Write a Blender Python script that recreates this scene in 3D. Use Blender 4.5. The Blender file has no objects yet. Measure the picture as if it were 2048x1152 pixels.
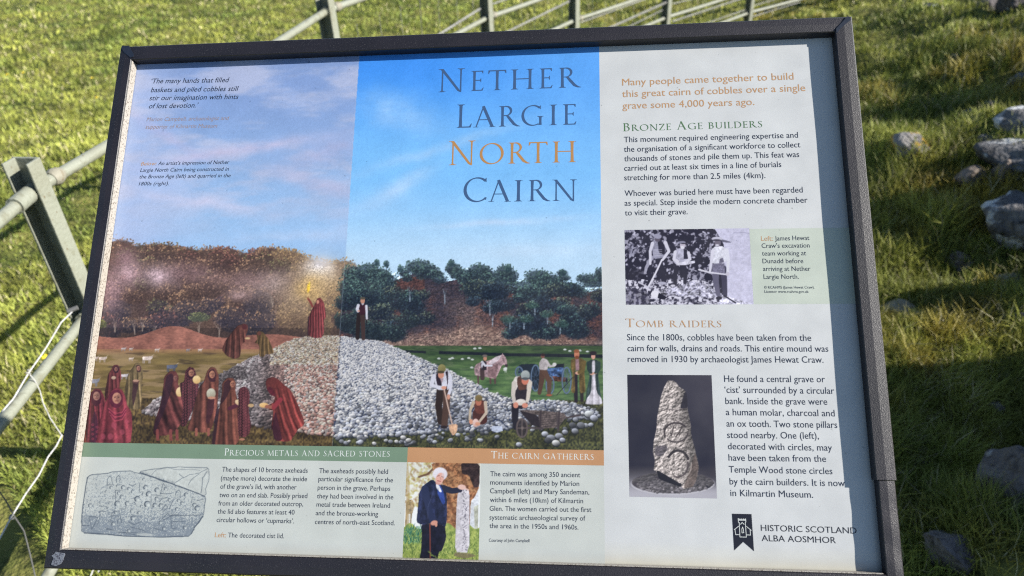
import bpy, bmesh, math, random, time
import numpy as np
from mathutils import Vector, Matrix
T_START = time.time()
SC = bpy.context.scene

# ---------------------------------------------------------------- camera
HC = 1.62                                       # eye height, metres
FPX = 1489.85                                   # focal length in photo pixels (2048 wide)
CAM = np.array([[0.99892, 0.04656, 0.0], [-0.0255, 0.54701, -0.83673], [-0.03896, 0.83583, 0.54761]])
cd = bpy.data.cameras.new('camera'); cam = bpy.data.objects.new('camera', cd); SC.collection.objects.link(cam)
cam.matrix_world = Matrix([[*map(float, CAM[i]), (0, 0, HC)[i]] for i in range(3)] + [[0, 0, 0, 1]])
cd.sensor_width = 36; cd.lens = FPX / 2048 * 36; cd.clip_start = .02; cd.clip_end = 2000
cd.dof.use_dof = True; cd.dof.focus_distance = .90; cd.dof.aperture_fstop = 6.2
SC.camera = cam

# ---------------------------------------------------------------- sky, sun, exposure
SUN = Vector((0.850, -0.179, 0.4958)).normalized()
W = bpy.data.worlds.new('World'); SC.world = W; W.use_nodes = True
nt = W.node_tree; nt.nodes.clear()
sky = nt.nodes.new('ShaderNodeTexSky'); sky.sky_type = 'NISHITA'; sky.sun_disc = False
sky.sun_elevation = math.asin(SUN.z); sky.sun_rotation = math.atan2(SUN.x, SUN.y); sky.dust_density = .25; sky.ozone_density = 1.5
bg = nt.nodes.new('ShaderNodeBackground'); bg.inputs['Strength'].default_value = .072
wo = nt.nodes.new('ShaderNodeOutputWorld'); nt.links.new(sky.outputs[0], bg.inputs[0]); nt.links.new(bg.outputs[0], wo.inputs[0])
sd = bpy.data.lights.new('sun', 'SUN'); sd.energy = 5.0; sd.angle = math.radians(.5); sd.color = (1, .95, .87)
so = bpy.data.objects.new('sun', sd); SC.collection.objects.link(so); so.rotation_euler = SUN.to_track_quat('Z', 'Y').to_euler()
SC.view_settings.view_transform = 'Standard'; SC.view_settings.look = 'None'; SC.view_settings.gamma = 1
SC.view_settings.exposure = 1.28; SC.view_settings.use_curve_mapping = False
SC.cycles.use_denoising = False; SC.cycles.pixel_filter_type = 'BLACKMAN_HARRIS'; SC.cycles.filter_width = 1.15
SC.cycles.max_bounces = 6; SC.cycles.diffuse_bounces = 3; SC.cycles.glossy_bounces = 2; SC.cycles.caustics_reflective = False; SC.cycles.caustics_refractive = False

# ---------------------------------------------------------------- helpers
def put(o, label=None, cat=None, group=None, kind=None, parent=None):
    if parent is not None: o.parent = parent
    if label: o['label'] = label
    if cat: o['category'] = cat
    if group: o['group'] = group
    if kind: o['kind'] = kind
    return o

def mesh_obj(name, verts, faces, mat=None, parent=None, smooth=False):
    me = bpy.data.meshes.new(name); me.from_pydata([tuple(v) for v in verts], [], faces); me.update()
    if mat: me.materials.append(mat)
    if smooth: me.shade_smooth()
    o = bpy.data.objects.new(name, me); SC.collection.objects.link(o)
    if parent is not None: o.parent = parent
    return o

def np_mesh(name, co, quads=None, tris=None, mat=None, parent=None, colors=None, smooth=False):
    me = bpy.data.meshes.new(name); co = np.asarray(co, np.float32); me.vertices.add(len(co)); me.vertices.foreach_set('co', co.ravel())
    idx = []; st = []; n = 0
    if quads is not None and len(quads): q = np.asarray(quads, np.int32); idx.append(q.ravel()); st.append(np.arange(len(q)) * 4); n = len(q) * 4
    if tris is not None and len(tris): t = np.asarray(tris, np.int32); idx.append(t.ravel()); st.append(n + np.arange(len(t)) * 3)
    idx = np.concatenate(idx); st = np.concatenate(st).astype(np.int32)
    me.loops.add(len(idx)); me.loops.foreach_set('vertex_index', idx); me.polygons.add(len(st)); me.polygons.foreach_set('loop_start', st)
    me.update(calc_edges=True)
    if colors is not None:
        a = me.color_attributes.new('Col', 'FLOAT_COLOR', 'POINT'); c = np.ones((len(co), 4), np.float32); c[:, :3] = colors; a.data.foreach_set('color', c.ravel())
    if mat: me.materials.append(mat)
    if smooth: me.shade_smooth()
    o = bpy.data.objects.new(name, me); SC.collection.objects.link(o)
    if parent is not None: o.parent = parent
    return o

def empty(name, loc=(0, 0, 0), **k):
    o = bpy.data.objects.new(name, None); SC.collection.objects.link(o); o.location = loc; o.empty_display_size = .05
    return put(o, **k)

class MB:
    """collects simple shapes into one mesh"""
    def __init__(s): s.v = []; s.f = []
    def add(s, v, f): n = len(s.v); s.v += [tuple(map(float, p)) for p in v]; s.f += [tuple(i + n for i in q) for q in f]; return s
    def tube(s, P, r, n=10, cap=True):
        P = [Vector(p) for p in P]; V = []; F = []; up = Vector((0, 0, 1)); prev = None
        rs = r if isinstance(r, (list, tuple)) else [r] * len(P)
        for i, p in enumerate(P):
            d = (P[min(i + 1, len(P) - 1)] - P[max(i - 1, 0)]).normalized()
            a = d.cross(up) if prev is None else (prev - d * prev.dot(d))
            if a.length < 1e-4: a = d.cross(Vector((1, 0, 0)))
            a.normalize(); b = d.cross(a); prev = a
            for k in range(n): t = k * 2 * math.pi / n; V.append(p + (a * math.cos(t) + b * math.sin(t)) * rs[i])
        for i in range(len(P) - 1):
            for k in range(n): F.append((i * n + k, i * n + (k + 1) % n, (i + 1) * n + (k + 1) % n, (i + 1) * n + k))
        if cap: F.append(tuple(range(n))[::-1]); F.append(tuple((len(P) - 1) * n + k for k in range(n)))
        return s.add(V, F)
    def prism(s, poly, p0, ax, ay, az, h):
        """polygon (2D list) extruded: p0 + x*ax + y*ay, then along az*h"""
        p0, ax, ay, az = map(Vector, (p0, ax, ay, az)); n = len(poly)
        V = [p0 + ax * x + ay * y for x, y in poly] + [p0 + ax * x + ay * y + az * h for x, y in poly]
        return s.add(V, [tuple(range(n))[::-1], tuple(range(n, 2 * n))] + [(i, (i + 1) % n, n + (i + 1) % n, n + i) for i in range(n)])
    def build(s, name, mat, parent=None, smooth=False, bevel=0):
        o = mesh_obj(name, s.v, s.f, mat, parent)
        bm = bmesh.new(); bm.from_mesh(o.data); bmesh.ops.recalc_face_normals(bm, faces=bm.faces)
        if bevel: bmesh.ops.bevel(bm, geom=[e for e in bm.edges if len(e.link_faces) == 2 and e.calc_face_angle(0) > .6], offset=bevel, segments=2, affect='EDGES', profile=.6)
        bm.to_mesh(o.data); bm.free()
        if smooth:
            o.data.shade_smooth()
            try: o.data.set_sharp_from_angle(angle=.7)
            except Exception: pass
        return o

def srgb(c):
    c = np.asarray(c, float) / 255.; return np.where(c <= .04045, c / 12.92, ((c + .055) / 1.055) ** 2.4)

def mat(name, col, rough=.6, spec=.5, metal=0, noise=None, bump=None, coat=0):
    """noise = list of (scale, colour2, lo, hi, detail); bump = (scale, strength, distance)"""
    m = bpy.data.materials.new(name); m.use_nodes = True; n = m.node_tree.nodes; l = m.node_tree.links; b = n['Principled BSDF']
    b.inputs['Roughness'].default_value = rough; b.inputs['Metallic'].default_value = metal; b.inputs['Specular IOR Level'].default_value = spec
    if coat: b.inputs['Coat Weight'].default_value = coat; b.inputs['Coat Roughness'].default_value = .25
    tc = n.new('ShaderNodeTexCoord'); cur = None
    for (sc, c2, lo, hi, det) in (noise or []):
        t = n.new('ShaderNodeTexNoise'); t.inputs['Scale'].default_value = sc; t.inputs['Detail'].default_value = det; l.new(tc.outputs['Object'], t.inputs['Vector'])
        r = n.new('ShaderNodeMapRange'); r.inputs['From Min'].default_value = lo; r.inputs['From Max'].default_value = hi; l.new(t.outputs['Fac'], r.inputs['Value'])
        x = n.new('ShaderNodeMix'); x.data_type = 'RGBA'; l.new(r.outputs[0], x.inputs[0])
        if cur is None: x.inputs[6].default_value = (*col, 1)
        else: l.new(cur, x.inputs[6])
        x.inputs[7].default_value = (*c2, 1); cur = x.outputs[2]
    if cur is not None: l.new(cur, b.inputs['Base Color'])
    else: b.inputs['Base Color'].default_value = (*col, 1)
    if bump:
        t = n.new('ShaderNodeTexNoise'); t.inputs['Scale'].default_value = bump[0]; t.inputs['Detail'].default_value = 4; l.new(tc.outputs['Object'], t.inputs['Vector'])
        u = n.new('ShaderNodeBump'); u.inputs['Strength'].default_value = bump[1]; u.inputs['Distance'].default_value = bump[2]; l.new(t.outputs['Fac'], u.inputs['Height']); l.new(u.outputs[0], b.inputs['Normal'])
    return m

# board frame of reference: columns are its right, up and outward axes
BR = np.array([[0.9942, 0.06126, -0.0884], [-0.10534, 0.7205, -0.68541], [0.0217, 0.69075, 0.72277]])
BO = np.array([-0.5098, 0.54511, 0.94134]); PW, PH = .87, .60
def ray_dir(x, y): return CAM @ np.array([(x - 1024) / FPX, -(y - 576) / FPX, -1.0])
EYE_B = BR.T @ (np.array([0, 0, HC]) - BO)
def bpt(x, y, z=0.0):
    """point of the board's plane that the photograph shows at pixel x, y (used to size the printed matter)"""
    d = BR.T @ ray_dir(x, y); s = (z - EYE_B[2]) / d[2]; return (EYE_B + s * d)[:2]
_H = np.stack([CAM.T @ BR[:, 0], CAM.T @ BR[:, 1], CAM.T @ (BO - np.array([0, 0, HC]))], 1)
def b2px(u, v):
    p = np.einsum('ij,j...->i...', _H, np.stack([u, v, np.ones_like(u)])); return 1024 + FPX * p[0] / -p[2], 576 - FPX * p[1] / -p[2]
# ---------------------------------------------------------------- print painter (numpy colours laid on a fine mesh grid)
def _hash(ix, iy, seed):
    n = (ix.astype(np.int64) * 374761393 + iy.astype(np.int64) * 668265263 + seed * 1442695041) & 0x7fffffff
    n = ((n ^ (n >> 13)) * 1274126177) & 0x7fffffff
    return ((n ^ (n >> 16)) & 0xffff) / 65535.0

def vnoise(X, Y, s, seed=0, sy=None):
    x = X / s; y = Y / (sy or s)
    ix = np.floor(x); iy = np.floor(y); fx = x - ix; fy = y - iy
    fx = fx * fx * (3 - 2 * fx); fy = fy * fy * (3 - 2 * fy)
    a = _hash(ix, iy, seed); b = _hash(ix + 1, iy, seed); c_ = _hash(ix, iy + 1, seed); d = _hash(ix + 1, iy + 1, seed)
    return (a * (1 - fx) + b * fx) * (1 - fy) + (c_ * (1 - fx) + d * fx) * fy

def fbm(X, Y, s, seed=0, octv=4, sy=None):
    t = 0; a = .5; n = 0
    for k in range(octv):
        t = t + a * vnoise(X, Y, s / 2 ** k, seed + 17 * k, (sy / 2 ** k) if sy else None); n += a; a *= .55
    return t / n

def sstep(a, b, x):
    t = np.clip((x - a) / (b - a), 0, 1); return t * t * (3 - 2 * t)

def mix(a, b, t):
    a = np.asarray(a, float); b = np.asarray(b, float); t = np.asarray(t)[..., None]
    return a * (1 - t) + b * t

class Canvas:
    def __init__(s, x0, y0, x1, y1, k=1.0, col=(200, 200, 200)):
        s.x0, s.y0, s.k = x0, y0, k
        s.w = int((x1 - x0) * k); s.h = int((y1 - y0) * k)
        s.Y, s.X = np.mgrid[0:s.h, 0:s.w].astype(np.float32)
        s.X = s.X / k + x0; s.Y = s.Y / k + y0
        s.a = np.zeros((s.h, s.w, 3), np.float32); s.a[:] = col
        s.T = (0, 0, 1.0)
    def crop(s, x, y, sc): s.T = (x, y, sc); return s          # local drawing coordinates
    def tp(s, pts):
        p = np.asarray(pts, float); return p / s.T[2] + np.array(s.T[:2])
    def box(s, x0, y0, x1, y1):
        i0 = max(0, int((x0 - s.x0) * s.k) - 1); i1 = min(s.w, int((x1 - s.x0) * s.k) + 3)
        j0 = max(0, int((y0 - s.y0) * s.k) - 1); j1 = min(s.h, int((y1 - s.y0) * s.k) + 3)
        return (slice(j0, j1), slice(i0, i1)) if i1 > i0 and j1 > j0 else None
    def put(s, sl, m, col):
        m = m[..., None]; s.a[sl] = s.a[sl] * (1 - m) + np.asarray(col, np.float32) * m
    def mask(s, P, sl):
        X = s.X[sl]; Y = s.Y[sl]; m = np.zeros(X.shape, np.float32)
        for ox, oy in ((-.25, -.25), (.25, -.25), (-.25, .25), (.25, .25)):
            x = X + ox / s.k; y = Y + oy / s.k; ins = np.zeros(X.shape, bool)
            for (ax, ay), (bx, by) in zip(P, np.roll(P, -1, 0)):
                if ay == by: continue
                ins ^= ((ay > y) != (by > y)) & (x < (bx - ax) * (y - ay) / (by - ay) + ax)
            m += ins * .25
        return m
    def poly(s, pts, col, al=1.0, smooth=True, folds=0, fold_amp=.25, fang=0, seed=1, spots=None, tex=0.10, lr=.0, pos=False):
        P = s.tp(pts)
        if smooth and len(P) > 4:                              # chaikin
            for _ in range(1):
                Q = np.roll(P, -1, 0); P = np.stack([P * .85 + Q * .15, P * .15 + Q * .85], 1).reshape(-1, 2)
        x0, y0 = P.min(0); x1, y1 = P.max(0); sl = s.box(x0, y0, x1, y1)
        if sl is None: return
        m = s.mask(P, sl) * al; X = s.X[sl]; Y = s.Y[sl]
        c = np.zeros(X.shape + (3,), np.float32); c[:] = col
        if folds:
            u = (X - x0) / max(x1 - x0, 1); v = (Y - y0) / max(y1 - y0, 1)
            ph = (u - .5) * (1.25 - .5 * v) + fang * v
            w = np.sin(ph * folds * 10 + 2.2 * vnoise(X, Y, 16, seed, 30)) + .6 * np.sin(ph * folds * 21 + 2.5 * vnoise(X, Y, 9, seed + 5, 26))
            c *= (1 + 1.05 * fold_amp * w * sstep(.05, .35, v))[..., None]
        if lr: c *= (1 + lr * ((X - x0) / max(x1 - x0, 1) - .5) * 2)[..., None]
        if tex: c *= (1 + tex * (vnoise(X, Y, 2.2, seed) - .5) * 2 + tex * (vnoise(X, Y, 7, seed + 3) - .5) * 2)[..., None]
        if spots is not None:
            g = 5.5; q = np.hypot((X % g) - g / 2, ((Y + (np.floor(X / g) % 2) * g / 2) % g) - g / 2)
            c = mix(c, spots, .8 * np.clip(1 - abs(q - 1.5), 0, 1))
        s.put(sl, m, c)
    def ell(s, x, y, rx, ry, col, al=1.0, ang=0, soft=.7, grad=None):
        (x, y), = s.tp([(x, y)]); rx = rx / s.T[2]; ry = ry / s.T[2]; r = max(rx, ry) + soft
        sl = s.box(x - r, y - r, x + r, y + r)
        if sl is None: return
        X = s.X[sl] - x; Y = s.Y[sl] - y; ca, sa = math.cos(ang), math.sin(ang)
        u = (X * ca + Y * sa) / rx; v = (-X * sa + Y * ca) / ry
        m = np.clip((1 - np.sqrt(u * u + v * v)) * min(rx, ry) / soft + .5, 0, 1) * al
        if grad is not None:
            c = mix(col, grad, np.clip(.6 - .45 * Y / r * 1.5 - .25 * X / r, 0, 1))
        else: c = col
        s.put(sl, m, c)
    def glow(s, x, y, rx, ry, col, al, ang=0, nz=0, seed=3):
        (x, y), = s.tp([(x, y)]); rx = rx / s.T[2]; ry = ry / s.T[2]; r = max(rx, ry) * 2.2
        sl = s.box(x - r, y - r, x + r, y + r)
        if sl is None: return
        X = s.X[sl] - x; Y = s.Y[sl] - y; ca, sa = math.cos(ang), math.sin(ang)
        u = (X * ca + Y * sa) / rx; v = (-X * sa + Y * ca) / ry
        m = np.exp(-(u * u + v * v)) * al
        if nz: m = m * (1 - nz + 2 * nz * fbm(s.X[sl], s.Y[sl], max(6, ry), seed))
        s.put(sl, np.clip(m, 0, 1), col)
    def line(s, pts, w, col, al=1.0, w2=None):
        P = s.tp(pts); w = w / s.T[2]; w2 = w if w2 is None else w2 / s.T[2]; n = max(len(P) - 1, 1)
        x0, y0 = P.min(0) - w - 1; x1, y1 = P.max(0) + w + 1; sl = s.box(x0, y0, x1, y1)
        if sl is None: return
        X = s.X[sl]; Y = s.Y[sl]; m = np.zeros(X.shape, np.float32)
        for i in range(len(P) - 1):
            a = P[i]; d = P[i + 1] - a; L = max(d @ d, 1e-6)
            t = np.clip(((X - a[0]) * d[0] + (Y - a[1]) * d[1]) / L, 0, 1)
            ww = w + (w2 - w) * (i + t) / n
            m = np.maximum(m, np.clip(ww / 2 - np.hypot(X - a[0] - t * d[0], Y - a[1] - t * d[1]) + .5, 0, 1))
        s.put(sl, m * al, col)

def crown(cv, rg, x, y, rx, ry, dark, light, n, dab=2.2, spread=.22):
    """one leafy crown: a ragged mass of small dabs, in photo pixels"""
    cv.T = (0, 0, 1.0); dab *= .74; n = int(n * 1.7)
    mid = [dark[i] * .85 + light[i] * .15 for i in range(3)]
    cv.ell(x, y + ry * .1, rx * .88, ry * .85, mid, .75, 0, 3.5); cv.ell(x, y + ry * .45, rx * .75, ry * .5, dark, .6, 0, 4)
    for k in range(n):
        t = rg.random() * 6.283; r = math.sqrt(rg.random()) * (1 + spread * (rg.random() - .3))
        px, py = x + rx * r * math.cos(t), y + ry * r * math.sin(t)
        l = .45 - .38 * (py - y) / ry - .15 * (px - x) / rx + (rg.random() - .5) * .9
        l = min(max(l, 0), 1) ** 1.3; c = [dark[i] + (light[i] - dark[i]) * l for i in range(3)]
        cv.ell(px, py, dab * (.5 + rg.random()), dab * (.4 + .7 * rg.random()), c, .85, rg.random() * 3, .6)

def cobbles(cv, rg, inside, x0, x1, y0, y1, size, lightf, n, darkc, skip=None):
    """rows of cobbles, far ones first"""
    cv.T = (0, 0, 1.0)
    P = []
    y = y0
    while y < y1:
        s = size(y) * .55; x = x0 + rg.random() * s
        while x < x1:
            P.append((x + (rg.random() - .5) * s * .8, y + (rg.random() - .5) * s * .6, s)); x += s * 1.25
        y += s * .62
    for x, y, s in P:
        if not inside(x, y): continue
        r = s * (.5 + .5 * rg.random()); q = .48 + .34 * rg.random(); a = (rg.random() - .5) * 1.6
        c1, c2 = lightf(x, y, rg)
        cv.ell(x + .3, y + .9, r * 1.08, r * q * 1.15, darkc, .75, a, .8)
        cv.ell(x, y, r, r * q, c1, 1, a, .8, grad=c2)

def person_face(cv, x, y, r, skin=(165, 120, 100), dark=(80, 50, 50)):
    cv.ell(x, y, r * .78, r, skin, 1, 0, .6)
    cv.ell(x + r * .35, y + r * .1, r * .4, r * .8, dark, .35, 0, .8)
    for sx in (-.32, .32): cv.ell(x + sx * r, y - r * .12, r * .15, r * .1, dark, .9, 0, .5)
    cv.line([(x - r * .3, y - r * .32), (x + r * .3, y - r * .32)], r * .1, dark, .5)
    cv.line([(x, y - r * .1), (x + r * .02, y + r * .25)], r * .14, dark, .45)
    cv.line([(x - r * .25, y + r * .5), (x + r * .25, y + r * .5)], r * .16, (120, 60, 60), .9)

def paint_main():
    rg = random.Random(11)
    cv = Canvas(140, 84, 1222, 902); X, Y = cv.X, cv.Y
    xs = 719 - (Y - 110) * (719 - 665) / (893 - 110)            # edge between the two pictures
    left = X < xs
    # skies
    t = sstep(110, 520, Y)
    L = mix((132, 160, 212), (156, 196, 238), t)
    L = mix(L, (178, 196, 236), .75 * sstep(420, 230, X))
    n = fbm(X * .5 + Y * .25, Y, 70, 5, 5, 42)
    L = mix(L, (190, 198, 226), sstep(.42, .70, n) * .75 * sstep(540, 330, Y))
    def streak(c0, x, y, rx, ry, ang, col, al, seed):
        ca, sa = math.cos(ang), math.sin(ang); u = ((X - x) * ca + (Y - y) * sa) / rx; v = (-(X - x) * sa + (Y - y) * ca) / ry
        v = v + .9 * (fbm(X, Y, 60, seed, 3) - .5)
        return mix(c0, col, np.exp(-u * u * 1.2 - v * v * 1.6) * al * (.45 + 1.0 * fbm(X * .8, Y * 1.6, 22, seed + 9, 4)))
    for a in ((470, 303, 190, 15, -.16, (196, 194, 224), .8, 2), (330, 270, 80, 14, .55, (188, 188, 224), .6, 3), (380, 400, 130, 17, .16, (204, 208, 236), .8, 4),
              (640, 370, 110, 20, .28, (186, 188, 220), .65, 6), (650, 305, 90, 30, -.3, (184, 180, 212), .5, 8), (620, 470, 150, 14, -.05, (190, 208, 238), .5, 12), (300, 180, 80, 30, .1, (170, 190, 232), .5, 13),
              (330, 350, 60, 60, .1, (185, 200, 238), .4, 14)):
        L = streak(L, *a)
    R = mix((64, 148, 246), (124, 192, 250), sstep(112, 330, Y)); R = mix(R, (188, 220, 246), sstep(330, 540, Y))
    R = mix(R, (120, 186, 250), .5 * sstep(800, 1150, X) * sstep(420, 150, Y))
    for a in ((800, 225, 95, 40, .35, (150, 198, 248), .75, 22), (870, 300, 180, 14, -.3, (160, 206, 250), .7, 23), (800, 372, 70, 18, -.5, (178, 214, 250), .9, 24),
              (1000, 446, 150, 9, -.06, (190, 218, 248), .75, 25), (740, 410, 90, 26, -.3, (165, 208, 250), .6, 26), (1080, 500, 140, 16, 0, (196, 222, 246), .6, 27)):
        R = streak(R, *a)
    cv.a[:] = np.where(left[..., None], L, R)
    # left hill wood
    rg = random.Random(3)
    prof = [(214, 487), (235, 482), (262, 492), (300, 487), (335, 488), (365, 496), (400, 500), (430, 494), (470, 498), (487, 512), (505, 500), (540, 494), (580, 500), (615, 515), (650, 528), (692, 520)]
    def top(x):
        return np.interp(x, [p[0] for p in prof], [p[1] for p in prof])
    tl = top(X); wood = left & (Y > tl + 14) & (Y < 676)
    base = mix((74, 60, 62), (100, 80, 68), fbm(X, Y, 26, 31, 5))
    cv.a[wood] = base[wood]
    for k in range(150):
        x = 188 + rg.random() * 512; y0 = float(top(x)); y = y0 + 12 + rg.random() ** .8 * (640 - y0); rx = 16 + rg.random() * 22; ry = rx * (.6 + .35 * rg.random())
        if k < 40: y = y0 + ry * .75 + rg.random() * 6; x = 190 + k * 12.8; y = float(top(x)) + ry * .8
        g = rg.random()
        lt = (178, 142, 112) if g < .6 else ((136, 130, 92) if g < .8 else (160, 110, 98)); dk = (66, 52, 50) if y < 600 else (54, 50, 60)
        if x > 560: lt = (186, 156, 112); dk = (98, 80, 68)
        crown(cv, rg, x, y, rx, ry, dk, lt, 55, 2.3)
    m = left & (Y > 655); cv.a[m] = (cv.a * .8)[m]
    for x, y in ((270, 655), (285, 648), (398, 655), (230, 650), (438, 660), (306, 665), (545, 600)):
        for j in range(5): cv.T = (0, 0, 1.0); cv.line([(x, y + 14), (x + rg.uniform(-3, 3), y), (x + rg.uniform(-11, 11), y - 14)], 1.6, (150, 135, 125), .55, .6)
    crown(cv, rg, 398, 634, 22, 9, (72, 78, 66), (128, 132, 92), 60, 2)
    crown(cv, rg, 200, 648, 14, 8, (72, 78, 56), (130, 132, 78), 40, 2)
    cv.T = (0, 0, 1.0)
    for x, y, rx, ry, c, a in ((222, 575, 24, 44, (184, 150, 162), .6), (258, 545, 26, 26, (202, 170, 178), .7), (318, 552, 30, 22, (200, 176, 184), .75), (252, 512, 22, 18, (176, 138, 146), .5),
                               (380, 545, 50, 22, (164, 132, 138), .45), (480, 590, 26, 11, (188, 158, 158), .6), (540, 566, 60, 24, (176, 158, 160), .55), (590, 590, 60, 40, (170, 150, 128), .45), (470, 560, 60, 16, (164, 132, 132), .4),
                               (640, 540, 34, 26, (232, 226, 222), .85), (626, 575, 34, 26, (206, 172, 108), .75), (640, 530, 20, 12, (214, 214, 224), .6), (660, 570, 40, 40, (186, 160, 122), .4)):
        cv.glow(x, y, rx, ry, c, a * 1.12, 0, .5, int(x))
    cv.ell(617, 576, 3.0, 9, (238, 196, 60), .9, .1, 2); cv.ell(619, 570, 1.6, 6, (250, 220, 90), .9, .1, 1.4)
    m = left & (Y > tl + 6) & (Y < 676); gn = (vnoise(X, Y, 1.7, 201, 1.4) - .5) * (.6 + fbm(X, Y, 12, 202, 2)); cv.a[m] *= (1.04 + .45 * gn)[m][..., None]
    # left bank and field
    bank_y = 672 - 16 * np.exp(-((X - 350) / 55.) ** 2) + 4 * np.sin(X / 31.)
    m = left & (Y > bank_y) & (Y < 704)
    bk = mix((108, 76, 70), (170, 118, 104), vnoise(X, Y, 4.5, 44, 2.2)); bk = mix(bk, (160, 104, 88), .4); bk = bk * (.85 + .3 * vnoise(X, Y, 20, 8))[..., None]
    cv.a[m] = bk[m]
    m = left & (Y > 698)
    fd = mix((92, 78, 50), (150, 130, 80), fbm(X * .25, Y * 1.5, 9, 51, 4)); fd = mix(fd, (168, 142, 112), .55 * sstep(.52, .68, fbm(X * .2, Y * 1.7, 12, 77, 3)))
    fd = mix(fd, (60, 50, 42), .6 * sstep(.62, .75, fbm(X * .15, Y, 7, 78, 3))); fd = mix(fd, (170, 124, 96), sstep(712, 698, Y) * .7)
    cv.a[m] = fd[m]
    m = left & (Y > 795)
    gr = mix((58, 46, 36), (138, 116, 70), vnoise(X, Y, 2.4, 61, 3.4)) * (.62 + .5 * vnoise(X, Y, 30, 62, 9))[..., None]
    cv.a[m] = gr[m]
    # right hill
    rg = random.Random(5)
    profR = [(690, 527), (720, 528), (745, 530), (780, 545), (820, 530), (850, 522), (880, 545), (910, 540), (940, 530), (970, 540), (1000, 545), (1030, 555), (1060, 556), (1090, 545), (1120, 553), (1160, 566), (1205, 560)]
    topR = np.interp(X, [p[0] for p in profR], [p[1] for p in profR])
    m = (~left) & (Y > topR + 20) & (Y < 692)
    hb = mix((52, 44, 54), (100, 70, 62), vnoise(X, Y, 5, 71, 2.4)); hb = mix(hb, (40, 46, 62), .55 * sstep(.4, .62, fbm(X, Y, 40, 72, 4)))
    slope = sstep(0, 30, (Y - 640) - .12 * abs(X - 960)) + .5 * np.exp(-((X - 930 - (Y - 610) * .3) / 34.) ** 2) * sstep(585, 620, Y)
    tan = mix((92, 72, 68), (172, 148, 132), vnoise(X, Y, 5, 73, 2.2))
    hb = mix(hb, tan, np.clip(slope, 0, 1) * .85)
    cv.a[m] = hb[m]
    m2 = m & (((Y > 553) & (Y < 580) & (X > 775) & (X < 850)) | ((X > 1110) & (Y > 568) & (Y < 595)))
    rd = mix((52, 40, 44), (100, 68, 62), vnoise(X, Y, 4, 79, 2)); cv.a[m2] = rd[m2]
    def grn(x, y, rx, ry, n=60, dark=(30, 40, 52), light=(88, 116, 108), dab=2.1): crown(cv, rg, x, y, rx, ry, dark, light, n, dab)
    for x, y, rx, ry in ((705, 545, 20, 16), (735, 540, 22, 16), (760, 552, 24, 20), (700, 575, 24, 26), (740, 585, 30, 26), (770, 560, 12, 18), (838, 533, 30, 15), (808, 545, 12, 8), (872, 548, 16, 8), (905, 535, 16, 12), (925, 548, 24, 12), (958, 540, 24, 14),
                         (1010, 542, 18, 14), (990, 553, 30, 10), (1075, 553, 26, 16), (1125, 545, 11, 6), (1104, 560, 24, 14), (1175, 556, 24, 9), (1197, 545, 8, 10), (1150, 575, 20, 10), (1050, 575, 40, 16), (960, 575, 40, 15)):
        grn(x, y, rx, ry, int(rx * ry / 4.2)); grn(x + rx * .5, y + 10, rx, ry, int(rx * ry / 5))
    for x, y in ((754, 525), (773, 527), (801, 537), (903, 525), (1016, 537), (1126, 545)):
        cv.T = (0, 0, 1.0); cv.line([(x, y + 20), (x, y - 4)], 1.2, (50, 60, 66), .8); grn(x, y, 6, 7, 16, (40, 60, 70), (90, 120, 110), 1.8)
    for k in range(64):
        x = 690 + rg.random() * 515; y = 575 + rg.random() * 95
        if 865 < x - (y - 600) * .3 < 935 and rg.random() < .93: continue
        if y > 640 and 790 < x < 960: continue
        if y > 668 and x > 790: continue
        rx = 14 + rg.random() * 18
        grn(x, y, rx, rx * .62, 62, (24, 32, 46), ((80, 108, 102), (102, 114, 96), (66, 86, 98))[rg.randrange(3)])
    for x in (700, 725, 760, 790, 815, 690, 740): grn(x, 640 + rg.random() * 26, 24, 18, 90, (26, 34, 44), (70, 90, 84))
    for x, y in ((985, 635), (1048, 640), (1070, 612), (980, 612), (890, 590), (820, 585), (1095, 630), (1120, 650), (1020, 640)):
        for j in range(6): cv.T = (0, 0, 1.0); cv.line([(x, y + 18), (x + rg.uniform(-2, 2), y + 2), (x + rg.uniform(-10, 10), y - 12)], 1.4, (122, 136, 150), .5, .5)
        if rg.random() < .6: grn(x + rg.uniform(-6, 6), y - 3, 15, 8, 26, (40, 62, 62), (104, 130, 112), 1.6)
    m = (~left) & (Y > topR + 3) & (Y < 692); gn = (vnoise(X, Y, 1.7, 203, 1.4) - .5) * (.6 + fbm(X, Y, 12, 204, 2)); cv.a[m] *= (1.06 + .75 * gn)[m][..., None]
    # right field
    m = (~left) & (Y > 691)
    fr = mix((36, 58, 42), (108, 138, 84), fbm(X * .3, Y * 1.6, 7, 81, 4)); fr = mix(fr, (120, 130, 104), .35 * sstep(.6, .75, fbm(X * .2, Y, 6, 83, 3)))
    fr = fr * (.8 + .3 * sstep(690, 760, Y))[..., None]
    cv.a[m] = fr[m]
    cv.T = (0, 0, 1.0)
    cv.poly([(790, 699), (852, 702), (852, 707), (790, 704)], (28, 34, 40), 1, False, tex=.1); cv.poly([(878, 702), (1000, 706), (1206, 709), (1206, 716), (1000, 712), (878, 708)], (26, 32, 40), 1, False, tex=.1)
    cv.poly([(1040, 689), (1206, 689), (1206, 691), (1040, 691)], (26, 32, 40), .8, False)
    for x, y in ((878, 717), (900, 718), (925, 718), (938, 716), (945, 719), (905, 716), (1010, 740), (944, 735), (950, 697), (960, 696), (1140, 702), (1160, 701), (1175, 703), (1010, 737), (1130, 699)):
        cv.ell(x, y, 3.6, 1.9, (205, 212, 214), .9); cv.ell(x + 3, y - 1, 1.2, 1.2, (60, 60, 66), .8)
    m = (~left) & (Y > 800)
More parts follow.
